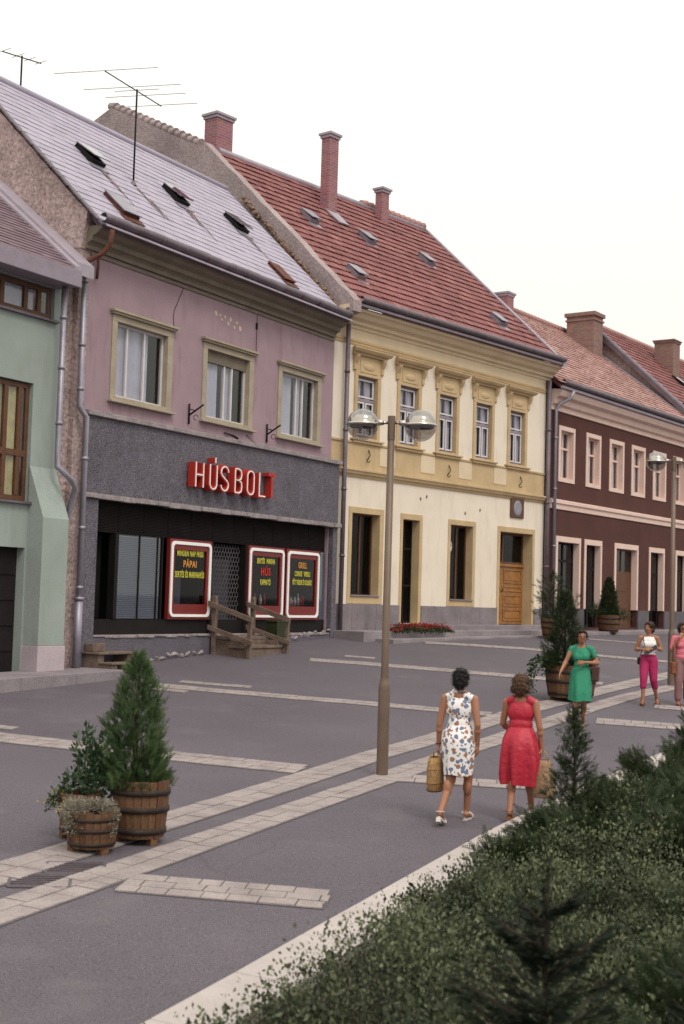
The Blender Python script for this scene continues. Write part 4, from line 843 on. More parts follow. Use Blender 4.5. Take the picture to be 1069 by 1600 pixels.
# wooden steps with hand rails at the shop door
st = place_local(ph, 'wooden_steps', 5.3, 0, -1.45, 'weathered wooden steps with two sloping hand rails at the shop door', 'steps')
def bx(par, name, mat, x0, x1, y0, y1, z0, z1, bev=.008): return MB().box(x0-5.3, x1-5.3, y0, y1, z0+1.45, z1+1.45).build(name, M[mat], par, 0, bev)
bx(st,'landing','grey_wood',4.52,6.12,-.62,-.10,-.98,-.90); bx(st,'tread','grey_wood',4.48,6.16,-1.08,-.60,-1.16,-1.10)
bx(st,'stringer','grey_wood',4.56,4.66,-.98,-.12,-1.6,-.985); bx(st,'stringer','grey_wood',5.98,6.08,-.98,-.12,-1.5,-.985); bx(st,'riser','grey_wood',4.66,5.98,-.62,-.59,-1.5,-.985); bx(st,'riser','grey_wood',4.5,6.14,-1.05,-1.02,-1.6,-1.165)
for u in (4.46, 6.06):
    zi, zo = (.0, -.50)
    bx(st,'post','grey_wood',u,u+.1,-.22,-.12,-1.65,zi+.02); bx(st,'post','grey_wood',u,u+.09,-1.2,-1.11,-1.75,zo+.02)
    for (za, zb_, th) in ((-.17,-.50,.06),(-.72,-1.02,.055)):
        MB().obox((u-5.3-.035, -.66, (za+zb_)/2+1.45), (.022,0,0), (0,-.62,(zb_-za)/2*1.1), (0,.0,th)).build('rail', M['grey_wood'], st, 0, .006)
s2 = place_local(ph, 'stone_steps', .6, -.5, -1.62, 'short concrete steps with open treads below the dark left entry', 'steps')
def b2_(name, x0, x1, y0, y1, z0, z1): return MB().box(x0-.6, x1-.6, y0+.5, y1+.5, z0+1.62, z1+1.62).build(name, M['grey_wood'], s2, 0, .01)
b2_('cheek',.02,.2,-.5,-.1,-1.8,-1.24); b2_('cheek',.02,.2,-.85,-.505,-1.8,-1.43); b2_('cheek',.95,1.1,-.5,-.1,-1.8,-1.24); b2_('tread',-.02,1.15,-.55,-.1,-1.235,-1.185); b2_('tread',.0,1.15,-.88,-.52,-1.425,-1.385); b2_('top_block',.05,.45,-.32,-.1,-1.18,-1.02)
bn = place_local(ph, 'litter_bin', 6.75, -.45, -1.22, 'small green litter bin beside the right hand rail', 'bin')
mb = MB()
for k in range(10): mb.obox((-.24+k*.053, -.17, .38), (.023,0,0), (0,.012,0), (0,0,.3))
mb.build('slat_front', M['bin_green'], bn); MB().box(-.25,.27,-.15,.15,.04,.64).build('body', M['bin_green'], bn, 0, .02); MB().box(-.27,.29,-.19,.17,.642,.68).build('rim', M['bin_green'], bn, 0, .01)
# road drains between the two paved bands
pm('pit_shade_black', (.004,.004,.004), .9, 0, 1, 0, 1, 0)
for (x, y, lab) in ((-2.44,11.72,'iron drain grate nearest the left edge of the picture'),(-2.24,12.22,'iron drain grate next to the silver flower tub')):
    g = empty('drain_grate', (x, y, G(x, y)+.005), 0, lab, 'drain grate', 'drain grates between the bands'); fm = MB()
    nn = Vector((-(G(x+.2,y)-G(x-.2,y))/.4, -(G(x,y+.2)-G(x,y-.2))/.4, 1)).normalized(); g.rotation_euler = (nn.to_track_quat('Z','Y').to_matrix() @ Matrix.Rotation(R(-22), 3, 'Z')).to_euler()
    for s in (-1, 1): fm.box(-.25, .25, s*.21-.014, s*.21+.014, 0, .010); fm.box(s*.25-.014, s*.25+.014, -.196, .196, 0, .0105)
    fm.build('frame', M['dark_zinc'], g); MB().box(-.236,.236,-.196,.196,.0,.002).build('pit_shade', M['pit_shade_black'], g)  # flat black sheet under the bars, painted as the shade of the pit
    for k in range(6): MB().box(-.236, .236, -.178+k*.066, -.152+k*.066, .003, .009).build('bar', M['dark_zinc'], g)

# ------------------------------------------------------------------ tubs
def barrel(name, x, y, rt, rb, h, ns, label, feet=.05):
    t = empty(name, (x, y, G(x, y)), random.random(), label, 'tub', 'wooden flower tubs'); z0 = feet; n = 5; me_l = []
    for v in range(4):
        da = math.pi/ns*.94; V = []; j = random.uniform(-.006,.006); zt = h+random.uniform(-.012,.012)
        for i in range(n+1):
            f = i/n; z = z0+(zt-z0)*f; rr = rb+(rt-rb)*f+.03*rt*math.sin(math.pi*f)*1.3+j
            for q, a in ((0,-da),(0,da),(-.022,da),(-.022,-da)): V.append(((rr+q)*math.cos(a), (rr+q)*math.sin(a), z))
        Fc = [(4*i+k, 4*i+(k+1) % 4, 4*i+4+(k+1) % 4, 4*i+4+k) for i in range(n) for k in range(4)]+[(3,2,1,0),(4*n,4*n+1,4*n+2,4*n+3)]
        me = bpy.data.meshes.new('stave'); me.from_pydata(V, [], Fc); me.materials.append(M['stave']); at = me.attributes.new('tint','FLOAT','POINT'); at.data.foreach_set('value', [[0,.25,.55,.9][v]]*len(V)); me.update(); me_l.append(me)
    for k in range(ns):
        o = link('stave', random.choice(me_l), t); o.rotation_euler = (0,0,2*math.pi*k/ns)
    for f in (.12,.5,.80):
        rr = rb+(rt-rb)*f+.03*rt*math.sin(math.pi*f)*1.3+.008; z = z0+(h-z0)*f; w_ = .022*h/.5
        MB().lathe([(rr-.012,z-w_),(rr,z-w_),(rr+.004,z),(rr,z+w_),(rr-.012,z+w_)], 36).build('hoop', M['hoop'], t)
    for k in range(3): a = 2*math.pi*k/3+.6; MB().box(rb*.8*math.cos(a)-.04, rb*.8*math.cos(a)+.04, rb*.8*math.sin(a)-.04, rb*.8*math.sin(a)+.04, -.01, feet+.01).build('foot', M['stave'], t)
    MB().lathe([(0,z0+.02),(rb-.02,z0+.02)], 24).build('bottom', M['hoop'], t); MB().lathe([(0,h-.04),(rt-.02,h-.05)], 24).build('soil', M['soil'], t)
    return t
barrel('flower_tub', -1.86,13.44, .278,.238,.60, 22, 'tall wooden tub holding the pointed conifer in the left foreground', .06)
barrel('flower_tub', -2.23,12.92, .245,.205,.38, 22, 'low wooden tub overflowing with silvery flowers, in front of the others', .05)
barrel('flower_tub', -2.44,13.48, .22,.185,.44, 22, 'wooden tub at far left of the foreground trio, under the broad-leaved shrub', .05)
barrel('flower_tub', 4.62,27.35, .50,.43,.70, 34, 'very wide wooden tub behind the woman in green', .08)
barrel('flower_tub', 6.45,41.6, .36,.29,.62, 26, 'distant wooden tub near the carved wooden door', .08)
barrel('flower_tub', 9.19,47.0, .40,.31,.66, 26, 'distant wooden tub with the cone shaped conifer before the brown house', .08)

# ------------------------------------------------------------------ foliage
def nrm(a): return a/np.maximum(1e-9, np.linalg.norm(a, axis=1, keepdims=True))
rng = np.random.default_rng(11)
def scatter(T, TF, pos, dirs, scale, tint, up=None):
    """copies of a small template (its length along y) as one numpy mesh"""
    n = len(pos); d = nrm(dirs); a = rng.normal(size=(n,3)) if up is None else up+rng.normal(size=(n,3))*.35
    x = nrm(np.cross(d, a)); z = np.cross(x, d); sc_ = np.asarray(scale).reshape(n,1,1)
    V = (x[:,None,:]*T[None,:,0:1]+d[:,None,:]*T[None,:,1:2]+z[:,None,:]*T[None,:,2:3])*sc_+pos[:,None,:]
    Fc = (TF[None]+(np.arange(n)*len(T))[:,None,None]).reshape(-1, TF.shape[1])
    return V.reshape(-1,3), Fc, np.repeat(tint, len(T))
def spray_t(k, wid, curl, blade=.30):
    V = []; Fc = []
    for i in range(k):
        f = (i+.5)/k
        for s in (-1, 1):
            b = len(V); l_ = blade*(1.1-.75*f); zc = -curl*f*f
            V += [(0,f,zc),(s*wid*l_*1.0,f+l_*.85,zc+.04*s),(s*wid*l_*.25,f+l_*.25+.10,zc-.02)]; Fc.append((b,b+1,b+2))
    b = len(V); V += [(-.03,0,0),(.03,0,0),(0,1.15,-curl)]; Fc.append((b,b+1,b+2))
    return np.array(V, float), np.array(Fc)
NARROW = (np.array([(0,0,0),(.17,.5,.04),(0,1,0),(-.17,.5,.04)], float), np.array([(0,1,2),(0,2,3)]))
LEAF = (np.array([(0,0,0),(.26,.45,.06),(0,1,-.05),(-.26,.45,.06),(0,.5,-.02)], float), np.array([(0,1,4),(1,2,4),(2,3,4),(3,0,4)]))
SMALL = (np.array([(0,0,0),(.32,.5,.05),(0,1,0),(-.32,.5,.05)], float), np.array([(0,1,2),(0,2,3)]))
NEED = spray_t(7, .8, .08, .22)
THU = spray_t(6, 1.0, .25, .34)
def fol(name, parts, mat, parent, kind=None):
    V = []; Fc = []; T = []; o = 0
    for v, f, t in parts: V.append(v); Fc.append(f+o); T.append(t); o += len(v)
    ob = mesh_np(name, np.concatenate(V), np.concatenate(Fc), M[mat], parent, np.concatenate(T))
    if kind: ob['kind'] = kind
    return ob

def conifer(name, loc, h, rad, n, sl, mat, label, cat='shrub', group=None, updir=1.3, T=THU, trunk=.03, z0=0.0, lump=.25, core=.55):
    """dense upright conifer: sprays through the outer crown, radius rad(f) with f=0 at the base"""
    t = empty(name, loc, 0, label, cat, group)
    MB().tube([(0,0,-.05),(0,0,h*.5),(.01,0,h*.92)], [trunk,trunk*.7,.006], 7).build('trunk', M['foliage_bark'], t)
    f = rng.random(n)**1.25; a = rng.random(n)*2*math.pi; q = np.sqrt(core**2+(1-core**2)*rng.random(n)); ph_ = rng.random(4)*6
    lum = 1+lump*(np.sin(a*3+f*11+ph_[0])*.5+np.sin(a*5-f*17+ph_[1])*.5)+rng.normal(size=n)*.07
    rr = rad(f)*q*lum; pos = np.c_[rr*np.cos(a), rr*np.sin(a), z0+f*(h-z0)-.03]
    d = np.c_[np.cos(a)*(1-.4*f), np.sin(a)*(1-.4*f), np.full(n, updir)]+rng.normal(size=(n,3))*.35
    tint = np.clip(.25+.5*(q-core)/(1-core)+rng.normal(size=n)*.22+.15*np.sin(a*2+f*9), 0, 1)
    gap = np.sin(pos[:,0]*23+ph_[2]*3)*np.sin(pos[:,1]*21+ph_[3]*2)*np.sin(pos[:,2]*17+ph_[0]*4)+.35*np.sin(pos[:,2]*41+a*2); kp = (gap > -.30)|(rng.random(n) < .25)
    for q_ in range(16):
        a_ = q_*2.4; f_ = .1+.8*q_/16; rr_ = float(rad(np.array([f_]))[0])*.8; MB().tube([(0,0,f_*h*.9),(math.cos(a_)*rr_,math.sin(a_)*rr_,min(h*.97,f_*h*.9+rr_*.7))], [trunk*.3,.003], 5).build('branch', M['foliage_bark'], t)
    fol('crown', [scatter(*T, pos[kp], d[kp], (sl*(.6+.8*rng.random(n))*(1-.35*f))[kp], tint[kp])], mat, t); return t
gz = lambda x, y: G(x, y)
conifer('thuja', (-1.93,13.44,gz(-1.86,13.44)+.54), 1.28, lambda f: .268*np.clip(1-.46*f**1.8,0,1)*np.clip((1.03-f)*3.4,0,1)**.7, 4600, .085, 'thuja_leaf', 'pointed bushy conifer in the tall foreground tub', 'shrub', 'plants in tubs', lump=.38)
def leafy(name, loc, blobs, n, size, mat, label, tmpl=LEAF, cat='plant', group='plants in tubs', stems=8, up=.6, extra=None, part='foliage'):
    """leaves gathered round several lobes (x,y,z,rx,ry,rz)"""
    t = empty(name, loc, 0, label, cat, group); P = []; D = []; k = len(blobs); wv = np.array([b[3]*b[4]*b[5] for b in blobs])**.67; wv /= wv.sum()
    sm = MB()
    for b, w_ in zip(blobs, wv):
        m = max(20, int(n*w_)); d = nrm(rng.normal(size=(m,3))); r_ = rng.random(m)**.4
        P.append(np.array(b[:3])+d*r_[:,None]*np.array(b[3:6])*(1+.15*rng.normal(size=(m,1)))); D.append(d+np.array([0,0,up]))
        for q in range(max(1, stems//k)): e = np.array(b[:3])+rng.normal(size=3)*np.array(b[3:6])*.5; sm.tube([(0,0,-.02),(e[0]*.5,e[1]*.5,max(.02,e[2]*.6)),tuple(e)], [.008,.006,.003], 5)
    P = np.concatenate(P); D = np.concatenate(D); keep = P[:,2] > -.6; P = P[keep]; D = D[keep]; m = len(P)
    sm.build('stem', M['foliage_bark'], t)
    fol(part, [scatter(*tmpl, P, D+rng.normal(size=(m,3))*.4, size*(.6+.8*rng.random(m)), rng.random(m)**1.4)], mat, t); return t
b3 = (-2.44,13.48,gz(-2.44,13.48)+.40)
leafy('broadleaf_shrub', b3, [(.1,-.05,.22,.2,.17,.2),(.2,-.08,.12,.2,.16,.16),(.02,0,.48,.1,.1,.2),(.24,.02,.48,.09,.09,.24),(.12,0,.36,.16,.14,.18),(-.1,0,.14,.1,.1,.12),(.32,-.05,.2,.12,.1,.2)], 1000, .062, 'laurel_leaf', 'broad-leaved green shrub with upright shoots in the left foreground', up=.9, cat='shrub')
yf = leafy('trailing_plant', (b3[0]-.18,b3[1]-.1,b3[2]), [(-.02,0,.0,.10,.09,.09),(-.1,-.02,-.08,.06,.06,.08),(.04,-.02,.07,.08,.08,.06)], 360, .034, 'laurel_leaf', 'trailing plant with small yellow blooms spilling from the far left tub')
m_ = 26; P_ = np.array([-.05,-.03,-.01])+rng.normal(size=(m_,3))*np.array([.08,.07,.07]); fol('blossom', [scatter(*SMALL, P_, rng.normal(size=(m_,3))+[0,-.6,.6], .03*np.ones(m_), rng.random(m_))], 'yellow_petal', yf)
sv = (-2.23,12.92,gz(-2.23,12.92)+.38)
leafy('silver_flowers', sv, [(-.14,-.12,.0,.14,.14,.13),(-.12,-.16,-.12,.12,.09,.10),(.0,0,.05,.18,.16,.06),(.17,-.08,-.02,.09,.1,.12),(.18,-.1,-.14,.06,.07,.09),(-.2,-.02,.02,.1,.1,.08)], 7500, .017, 'silver_leaf', 'mound of tiny silvery white flowers spilling over the low tub', SMALL, stems=12, part='flower_heads')
# planting of the big tub behind the woman in green
g0 = (4.54,27.3,gz(4.5,27.35)+.66)
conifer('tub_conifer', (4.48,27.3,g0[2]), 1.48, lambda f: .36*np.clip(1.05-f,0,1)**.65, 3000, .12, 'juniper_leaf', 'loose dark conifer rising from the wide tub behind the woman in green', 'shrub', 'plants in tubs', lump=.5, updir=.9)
iv = []
for k in range(9):
    a0 = rng.uniform(2.4, 4.0); m = 40; s_ = np.linspace(0,1,m); L_ = rng.uniform(.35,.75)
    x = math.cos(a0)*(.35+.35*np.minimum(1,s_*2.2))-.12*s_; y = math.sin(a0)*(.35+.3*np.minimum(1,s_*2.2)); z = .05+.12*np.sin(s_*3)-L_*np.maximum(0,s_-.35)*1.3
    p = np.c_[x,y,z]+rng.normal(size=(m,3))*.03; iv.append(scatter(*SMALL, p, rng.normal(size=(m,3))+[0,-.5,-.3], .065*(.6+.7*rng.random(m)), rng.random(m)))
iv_t = empty('trailing_ivy', g0, 0, 'dark ivy trailing over the left rim of the wide tub', 'plant', 'plants in tubs'); fol('foliage', iv, 'ivy_leaf', iv_t)
leafy('tub_underplanting', (g0[0],g0[1],g0[2]), [(.3,-.1,.08,.25,.2,.12),(-.35,-.1,.05,.25,.2,.2),(.45,0,.15,.15,.15,.15)], 900, .06, 'ivy_leaf', 'low dark green planting around the conifer in the wide tub', stems=6)
g1 = (6.45,41.6,gz(6.45,41.6)+.58)
conifer('thin_branched_shrub', g1, 1.45, lambda f: .55*np.sin(np.clip(f*.9+.12,0,1)*math.pi)**.8, 620, .17, 'juniper_leaf', 'airy thin-branched shrub in the distant tub by the wooden door', 'shrub', 'plants in tubs', lump=.6, updir=.7, core=.1)
g2 = (9.19,47.0,gz(9.19,47)+.6)
conifer('cone_conifer', g2, 1.32, lambda f: .27*np.clip(1.03-f**2.2,0,1)**.6, 3000, .12, 'juniper_leaf', 'dense cone shaped conifer in the distant tub before the brown house', 'shrub', 'plants in tubs', lump=.1)
leafy('tub_underplanting', g2, [(-.42,-.1,.18,.32,.25,.2),(.45,-.1,.05,.35,.2,.16),(-.1,-.2,.1,.25,.2,.15)], 900, .10, 'ivy_leaf', 'sprawling dark plants at the foot of the cone shaped conifer', NEED, stems=6)
# red flowers on the pavement of the yellow house
fb = place_local(yh, 'red_flower_bed', 2.1, -1.2, -.82, 'low bed of red flowers on the pavement before the yellow house', 'flower bed')
m = 1500; P_ = np.c_[rng.uniform(-1.25,1.25,m), rng.uniform(-.32,.32,m), rng.random(m)*.17]; e_ = np.clip(1.15-(P_[:,0]/1.25)**4, .3, 1); P_[:,2] *= e_; fol('leaves', [scatter(*SMALL, P_, rng.normal(size=(m,3))+[0,0,1], .07*(.6+.6*rng.random(m)), rng.random(m))], 'ivy_leaf', fb)
m = 900; P_ = np.c_[rng.uniform(-1.25,1.25,m), rng.uniform(-.32,.32,m), .10+rng.random(m)*.13]; P_[:,2] *= np.clip(1.15-(P_[:,0]/1.25)**4, .3, 1); fol('blossoms', [scatter(*SMALL, P_, rng.normal(size=(m,3))+[0,-.4,1], .06*(.6+.6*rng.random(m)), rng.random(m))], 'red_petal', fb)

# ------------------------------------------------------------------ the planted bed
KA = np.array(KERB)
def qk(x, y):
    """distance to the right of the kerb line"""
    xk = np.interp(y, KA[:,1], KA[:,0]); dx = np.interp(y+.5, KA[:,1], KA[:,0])-np.interp(y-.5, KA[:,1], KA[:,0]); return (x-xk)/np.sqrt(1+dx*dx)
def Gv(x, y):
    X = np.clip(x,-16,20); Y = np.clip(y,2,56); e = sum(k[2]*np.exp(-((k[0]-x)**2+(k[1]-y)**2)/98.0) for k in KC); return -3.21251919-.03634897*X+.05675239*Y+e+H0
def bump(x, y): return .5+.22*np.sin(x*3.1+1.3*np.sin(y*2.3))+.2*np.sin(y*3.7+1.5*np.sin(x*2.7+1))+.12*np.sin(x*7.3+y*5.1+2*np.sin(y*3.3))
def shoots(n, ylo, yhi, xmax, hs, per, size, mat, tlo, thi, qmin=.5, thr=.0):
    """leafy upright shoots, clumped; returns one foliage mesh part"""
    y = rng.uniform(ylo, yhi, n*4); x = np.interp(y, KA[:,1], KA[:,0])+rng.uniform(.4, 7.5, n*4); q = qk(x, y); bmp = bump(x, y)
    k = (q > qmin)&(x < xmax)&(x < .29*y+.6)&(bmp+rng.random(n*4)*.6 > thr); x = x[k][:n]; y = y[k][:n]; q = q[k][:n]; bmp = bmp[k][:n]; m = len(x)
    h_ = hs*(.35+.75*rng.random(m))*(.35+1.05*bmp)*np.clip(.55+(q-.4)*.6,.5,1); lean = rng.normal(size=(m,2))*.10; f = rng.random((m,per))**.7
    px = x[:,None]+lean[:,0:1]*f+rng.normal(size=(m,per))*.016; py = y[:,None]+lean[:,1:2]*f+rng.normal(size=(m,per))*.016; pz_ = Gv(x,y)[:,None]+.04+h_[:,None]*f
    P = np.c_[px.ravel(),py.ravel(),pz_.ravel()]; k2 = len(P); base_t = np.repeat(np.clip(tlo+(thi-tlo)*rng.random(m)**1.3,0,1), per)
    tt = np.clip(base_t*(.15+1.05*f.ravel())*np.repeat(.45+.8*bmp, per)+rng.normal(size=k2)*.10, 0, 1)  # tint darkest at the foot: shade between shoots put into the leaf colour
    return scatter(*NARROW, P, rng.normal(size=(k2,3))*.7+[-.1,-.2,.85], size*(.4+1.2*rng.random(k2)**1.8)*(1.15-.45*f.ravel()), tt)
def clumps(n, per, size):
    y = rng.uniform(5.0, 16.0, n*3); x = np.interp(y, KA[:,1], KA[:,0])+rng.uniform(.55, 7.0, n*3); q = qk(x, y); k = (q > .60)&(x < .29*y+.7)&(x < 5.4); x = x[k][:n]; y = y[k][:n]; q = q[k][:n]; m = len(x)
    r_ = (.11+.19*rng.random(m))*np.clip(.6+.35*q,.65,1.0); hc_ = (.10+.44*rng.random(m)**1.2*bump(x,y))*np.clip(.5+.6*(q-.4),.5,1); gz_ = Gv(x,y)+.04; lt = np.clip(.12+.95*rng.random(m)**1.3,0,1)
    d = rng.normal(size=(m,per,3)); d[:,:,2] = np.abs(d[:,:,2])*1.1-.15; d /= np.linalg.norm(d,axis=2,keepdims=True); rr = r_[:,None]*(.72+.42*rng.random((m,per)))*(1+.25*np.sin(d[:,:,0]*7+d[:,:,1]*9+x[:,None]*30))
    P = np.stack([x[:,None]+d[:,:,0]*rr, y[:,None]+d[:,:,1]*rr, gz_[:,None]+hc_[:,None]+d[:,:,2]*rr*1.05], 2); P[:,:,2] = np.maximum(P[:,:,2], gz_[:,None])
    t = np.clip(lt[:,None]*(.25+.85*np.clip(d[:,:,2]+.2,0,1))+rng.normal(size=(m,per))*.14, 0, 1); kk = m*per; P = P.reshape(-1,3); D = d.reshape(-1,3)+rng.normal(size=(kk,3))*.55+[0,0,.35]  # upward leaves get a lighter tint: clump shading put into the leaf colour
    return scatter(*SMALL, P, D, size*(.5+1.0*rng.random(kk)**1.4), t.ravel())
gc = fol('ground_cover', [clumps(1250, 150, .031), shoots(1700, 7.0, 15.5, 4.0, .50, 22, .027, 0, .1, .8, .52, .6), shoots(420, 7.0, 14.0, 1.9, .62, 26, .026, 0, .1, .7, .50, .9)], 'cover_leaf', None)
tw_n = 1500; y_ = rng.uniform(5.0,16.0,tw_n); x_ = np.interp(y_, KA[:,1], KA[:,0])+rng.uniform(.75,6.5,tw_n); k_ = (x_ < .29*y_+.6); x_ = x_[k_]; y_ = y_[k_]; TWIG = (np.array([(-.012,0,0),(.012,0,0),(.02,.55,.03),(.0,1,0)], float), np.array([(0,1,2),(0,2,3)]))
twg = fol('twigs', [scatter(*TWIG, np.c_[x_,y_,Gv(x_,y_)+.04], rng.normal(size=(len(x_),3))*.45+[0,0,1], .16+.20*rng.random(len(x_)), rng.random(len(x_)))], 'twig', gc, 'stuff')
tag(gc, 'small-leaved grey green ground cover filling the planting bed', 'ground cover', None, 'stuff')

def juniper(x, y, h, r, n, label, group='spreading junipers', sl=.11, dark='juniper_leaf'):
    t = empty('juniper_shrub', (x, y, G(x,y)+.04), 0, label, 'shrub', group); P = []; D = []; S = []; T_ = []; nb = int(16+r*14); sm = MB()
    for k in range(nb):
        a = rng.random()*6.28; el = rng.uniform(.15,1.1); L_ = r*rng.uniform(.7,1.15)/max(.55, math.cos(el)); hh_ = min(h*1.05, L_*math.sin(el)+h*.25); m = int(n/nb); f = rng.random(m)**.75
        ex = math.cos(a)*r*rng.uniform(.55,1.05)*math.cos(el*.7); ey = math.sin(a)*r*rng.uniform(.55,1.05)*math.cos(el*.7)
        px = ex*f; py = ey*f; pz_ = hh_*(f**.8)*(1-.12*f); w_ = .13*(1.15-f)+.05
        p = np.c_[px,py,pz_]+rng.normal(size=(m,3))*np.c_[w_,w_,w_*.55]; d_ = np.array([ex,ey,hh_*.7])/max(.2,math.hypot(ex,ey))
        P.append(p); D.append(d_[None]+rng.normal(size=(m,3))*.45); S.append(sl*(.6+.7*rng.random(m))); T_.append(np.clip(.15+.45*f+rng.normal(size=m)*.2,0,1)); sm.tube([(0,0,-.05),(ex*.5,ey*.5,hh_*.6),(ex*.95,ey*.95,hh_*.95)], [.014,.009,.004], 5)
    sm.build('branch', M['foliage_bark'], t); P = np.concatenate(P); P[:,2] = np.maximum(P[:,2], .0)
    fol('foliage', [scatter(*THU, P, np.concatenate(D), np.concatenate(S), np.concatenate(T_))], dark, t); return t
def column_juniper(x, y, h, label):
    t = empty('column_juniper', (x, y, G(x,y)+.04), 0, label, 'shrub'); P = []; D = []; S = []; T_ = []; sm = MB(); sm.tube([(0,0,-.05),(.01,0,h*.6),(-.01,0,h*.97)], [.022,.014,.004], 6)
    for k in range(40):
        f0 = (k+rng.random())/40; a = k*2.4+rng.normal()*.4; L_ = (.06+.38*(1-f0)**1.15)*rng.uniform(.5,1.25)*(1 if f0 < .93 else .5); z = h*(.08+.9*f0)-L_*.25; m = int(16+85*L_); f = rng.random(m)**.8; e = np.array([math.cos(a)*L_*.85, math.sin(a)*L_*.85, L_*.55])
        P.append(np.array([0,0,z])+e*f[:,None]+rng.normal(size=(m,3))*(.028+.02*(1-f[:,None]))); D.append(e/L_+rng.normal(size=(m,3))*.5+[0,0,.3]); S.append(.075*(.6+.7*rng.random(m))); T_.append(np.clip(.2+.4*f+rng.normal(size=m)*.2,0,1)); sm.tube([(0,0,z),tuple(np.array([0,0,z])+e*.9)], [.008,.003], 5)
    m = 60; f = rng.random(m); P.append(np.c_[rng.normal(size=m)*.015, rng.normal(size=m)*.015, h*(.86+.16*f)]); D.append(np.array([0,0,1])+rng.normal(size=(m,3))*.4); S.append(.06*np.ones(m)); T_.append(rng.random(m)*.6)
    sm.build('trunk', M['foliage_bark'], t); fol('crown', [scatter(*THU, np.concatenate(P), np.concatenate(D), np.concatenate(S), np.concatenate(T_))], 'juniper_leaf', t)
column_juniper(2.41,14.0,1.36,'slim upright juniper with ragged top standing before the woman in red')
JL = [(4.75,17.6,.98,.75,'tallest dark juniper at the right edge, top of the bed'),(5.6,17.0,1.05,.8,'dark juniper cut by the right picture edge beside the tallest one'),(3.95,16.5,.60,.6,'low juniper between the upright juniper and the tall ones, close to the kerb'),(3.2,15.2,.42,.5,'small dark juniper right behind the upright juniper'),
 (4.9,15.5,.85,.8,'broad dark juniper below the tallest one at the right edge'),(3.9,14.5,.66,.7,'middle dark juniper right of the upright juniper'),(3.0,13.9,.60,.55,'dark juniper touching the upright juniper on its right'),(2.2,13.3,.26,.40,'lowest juniper, left of the upright juniper by the kerb'),
 (2.35,12.95,.50,.6,'dark juniper at the foot of the upright juniper, towards the camera'),(3.2,12.7,.60,.7,'wide dark juniper in the centre right of the bed'),(4.2,13.0,.7,.75,'dark juniper at the right edge, half way down the bed'),(1.72,12.35,.30,.42,'small juniper nearest the kerb below the woman in red'),(3.75,11.2,.6,.7,'near dark juniper at the right edge above the spruces'),(3.0,10.4,.5,.55,'near juniper to the right among the pale ground cover'),(2.35,8.1,.62,.6,'dark juniper behind the corner spruce at the lower right edge'),(2.75,9.2,.55,.55,'dark juniper at the right edge between the ground cover and the corner spruce'),(1.55,7.1,.5,.5,'dark juniper between the leading spruce and the corner spruce')]
for (x, y, h, r, lab) in JL: juniper(x, y, h, r, 2800, lab, 'spreading junipers')
def spruce(x, y, h, r, label):
    t = empty('young_spruce', (x, y, G(x,y)+.03), 0, label, 'tree'); MB().tube([(0,0,-.05),(0,0,h*.6),(.01,0,h)], [.022,.014,.004], 7).build('trunk', M['foliage_bark'], t); P = []; D = []; T_ = []; S = []; sm = MB(); nw = int(h/.11)
    for w_ in range(nw):
        zt = w_/nw
        for k in range(6):
            zq = min(.97, max(0, zt+rng.normal()*.07)); z = .10+(h-.2)*zq; L_ = r*(1-zq*.85)+.06; a = rng.random()*6.28; m = int(80*L_/r)+18; f = rng.random(m); ll = L_*rng.uniform(.6,1.25); ze = ll*rng.uniform(.45,1.0); z = max(.03, z-ze*.7)
            p = np.c_[math.cos(a)*ll*f, math.sin(a)*ll*f, z+ze*f**1.4]; sd = rng.choice([-1,1],m)*rng.random(m)*.22*(1-f)*ll; p[:,0] += -math.sin(a)*sd; p[:,1] += math.cos(a)*sd; P.append(p)
            D.append(np.array([math.cos(a),math.sin(a),.25])[None]+np.c_[-math.sin(a)*np.sign(sd)*.7, math.cos(a)*np.sign(sd)*.7, np.zeros(m)]+rng.normal(size=(m,3))*.15); S.append(.075*(.7+.5*rng.random(m))); T_.append(np.clip(.2+.5*f+rng.normal(size=m)*.15,0,1)); sm.tube([(0,0,z),(math.cos(a)*ll,math.sin(a)*ll,z+ze)], [.007,.002], 5)
    m = 240; f = rng.random(m); P.append(np.c_[rng.normal(size=m)*.01, rng.normal(size=m)*.01, .1+(h-.08)*f]); D.append(rng.normal(size=(m,3))+[0,0,.8]); S.append(.06*np.ones(m)); T_.append(rng.random(m)*.6)
    sm.build('branch', M['foliage_bark'], t); fol('needles', [scatter(*NEED, np.concatenate(P), np.concatenate(D), np.concatenate(S), np.concatenate(T_))], 'spruce_leaf', t); return t
spruce(.98,6.35,1.60,.66,'young dark spruce with a tall leader close to the camera at the bottom right')
spruce(1.86,6.3,1.35,.75,'dark spruce at the bottom right corner of the picture'); spruce(.40,5.9,.98,.5,'small dark spruce tip at the bottom edge left of the others'); spruce(1.40,5.5,1.05,.6,'lowest dark spruce between the two larger ones at the bottom edge')
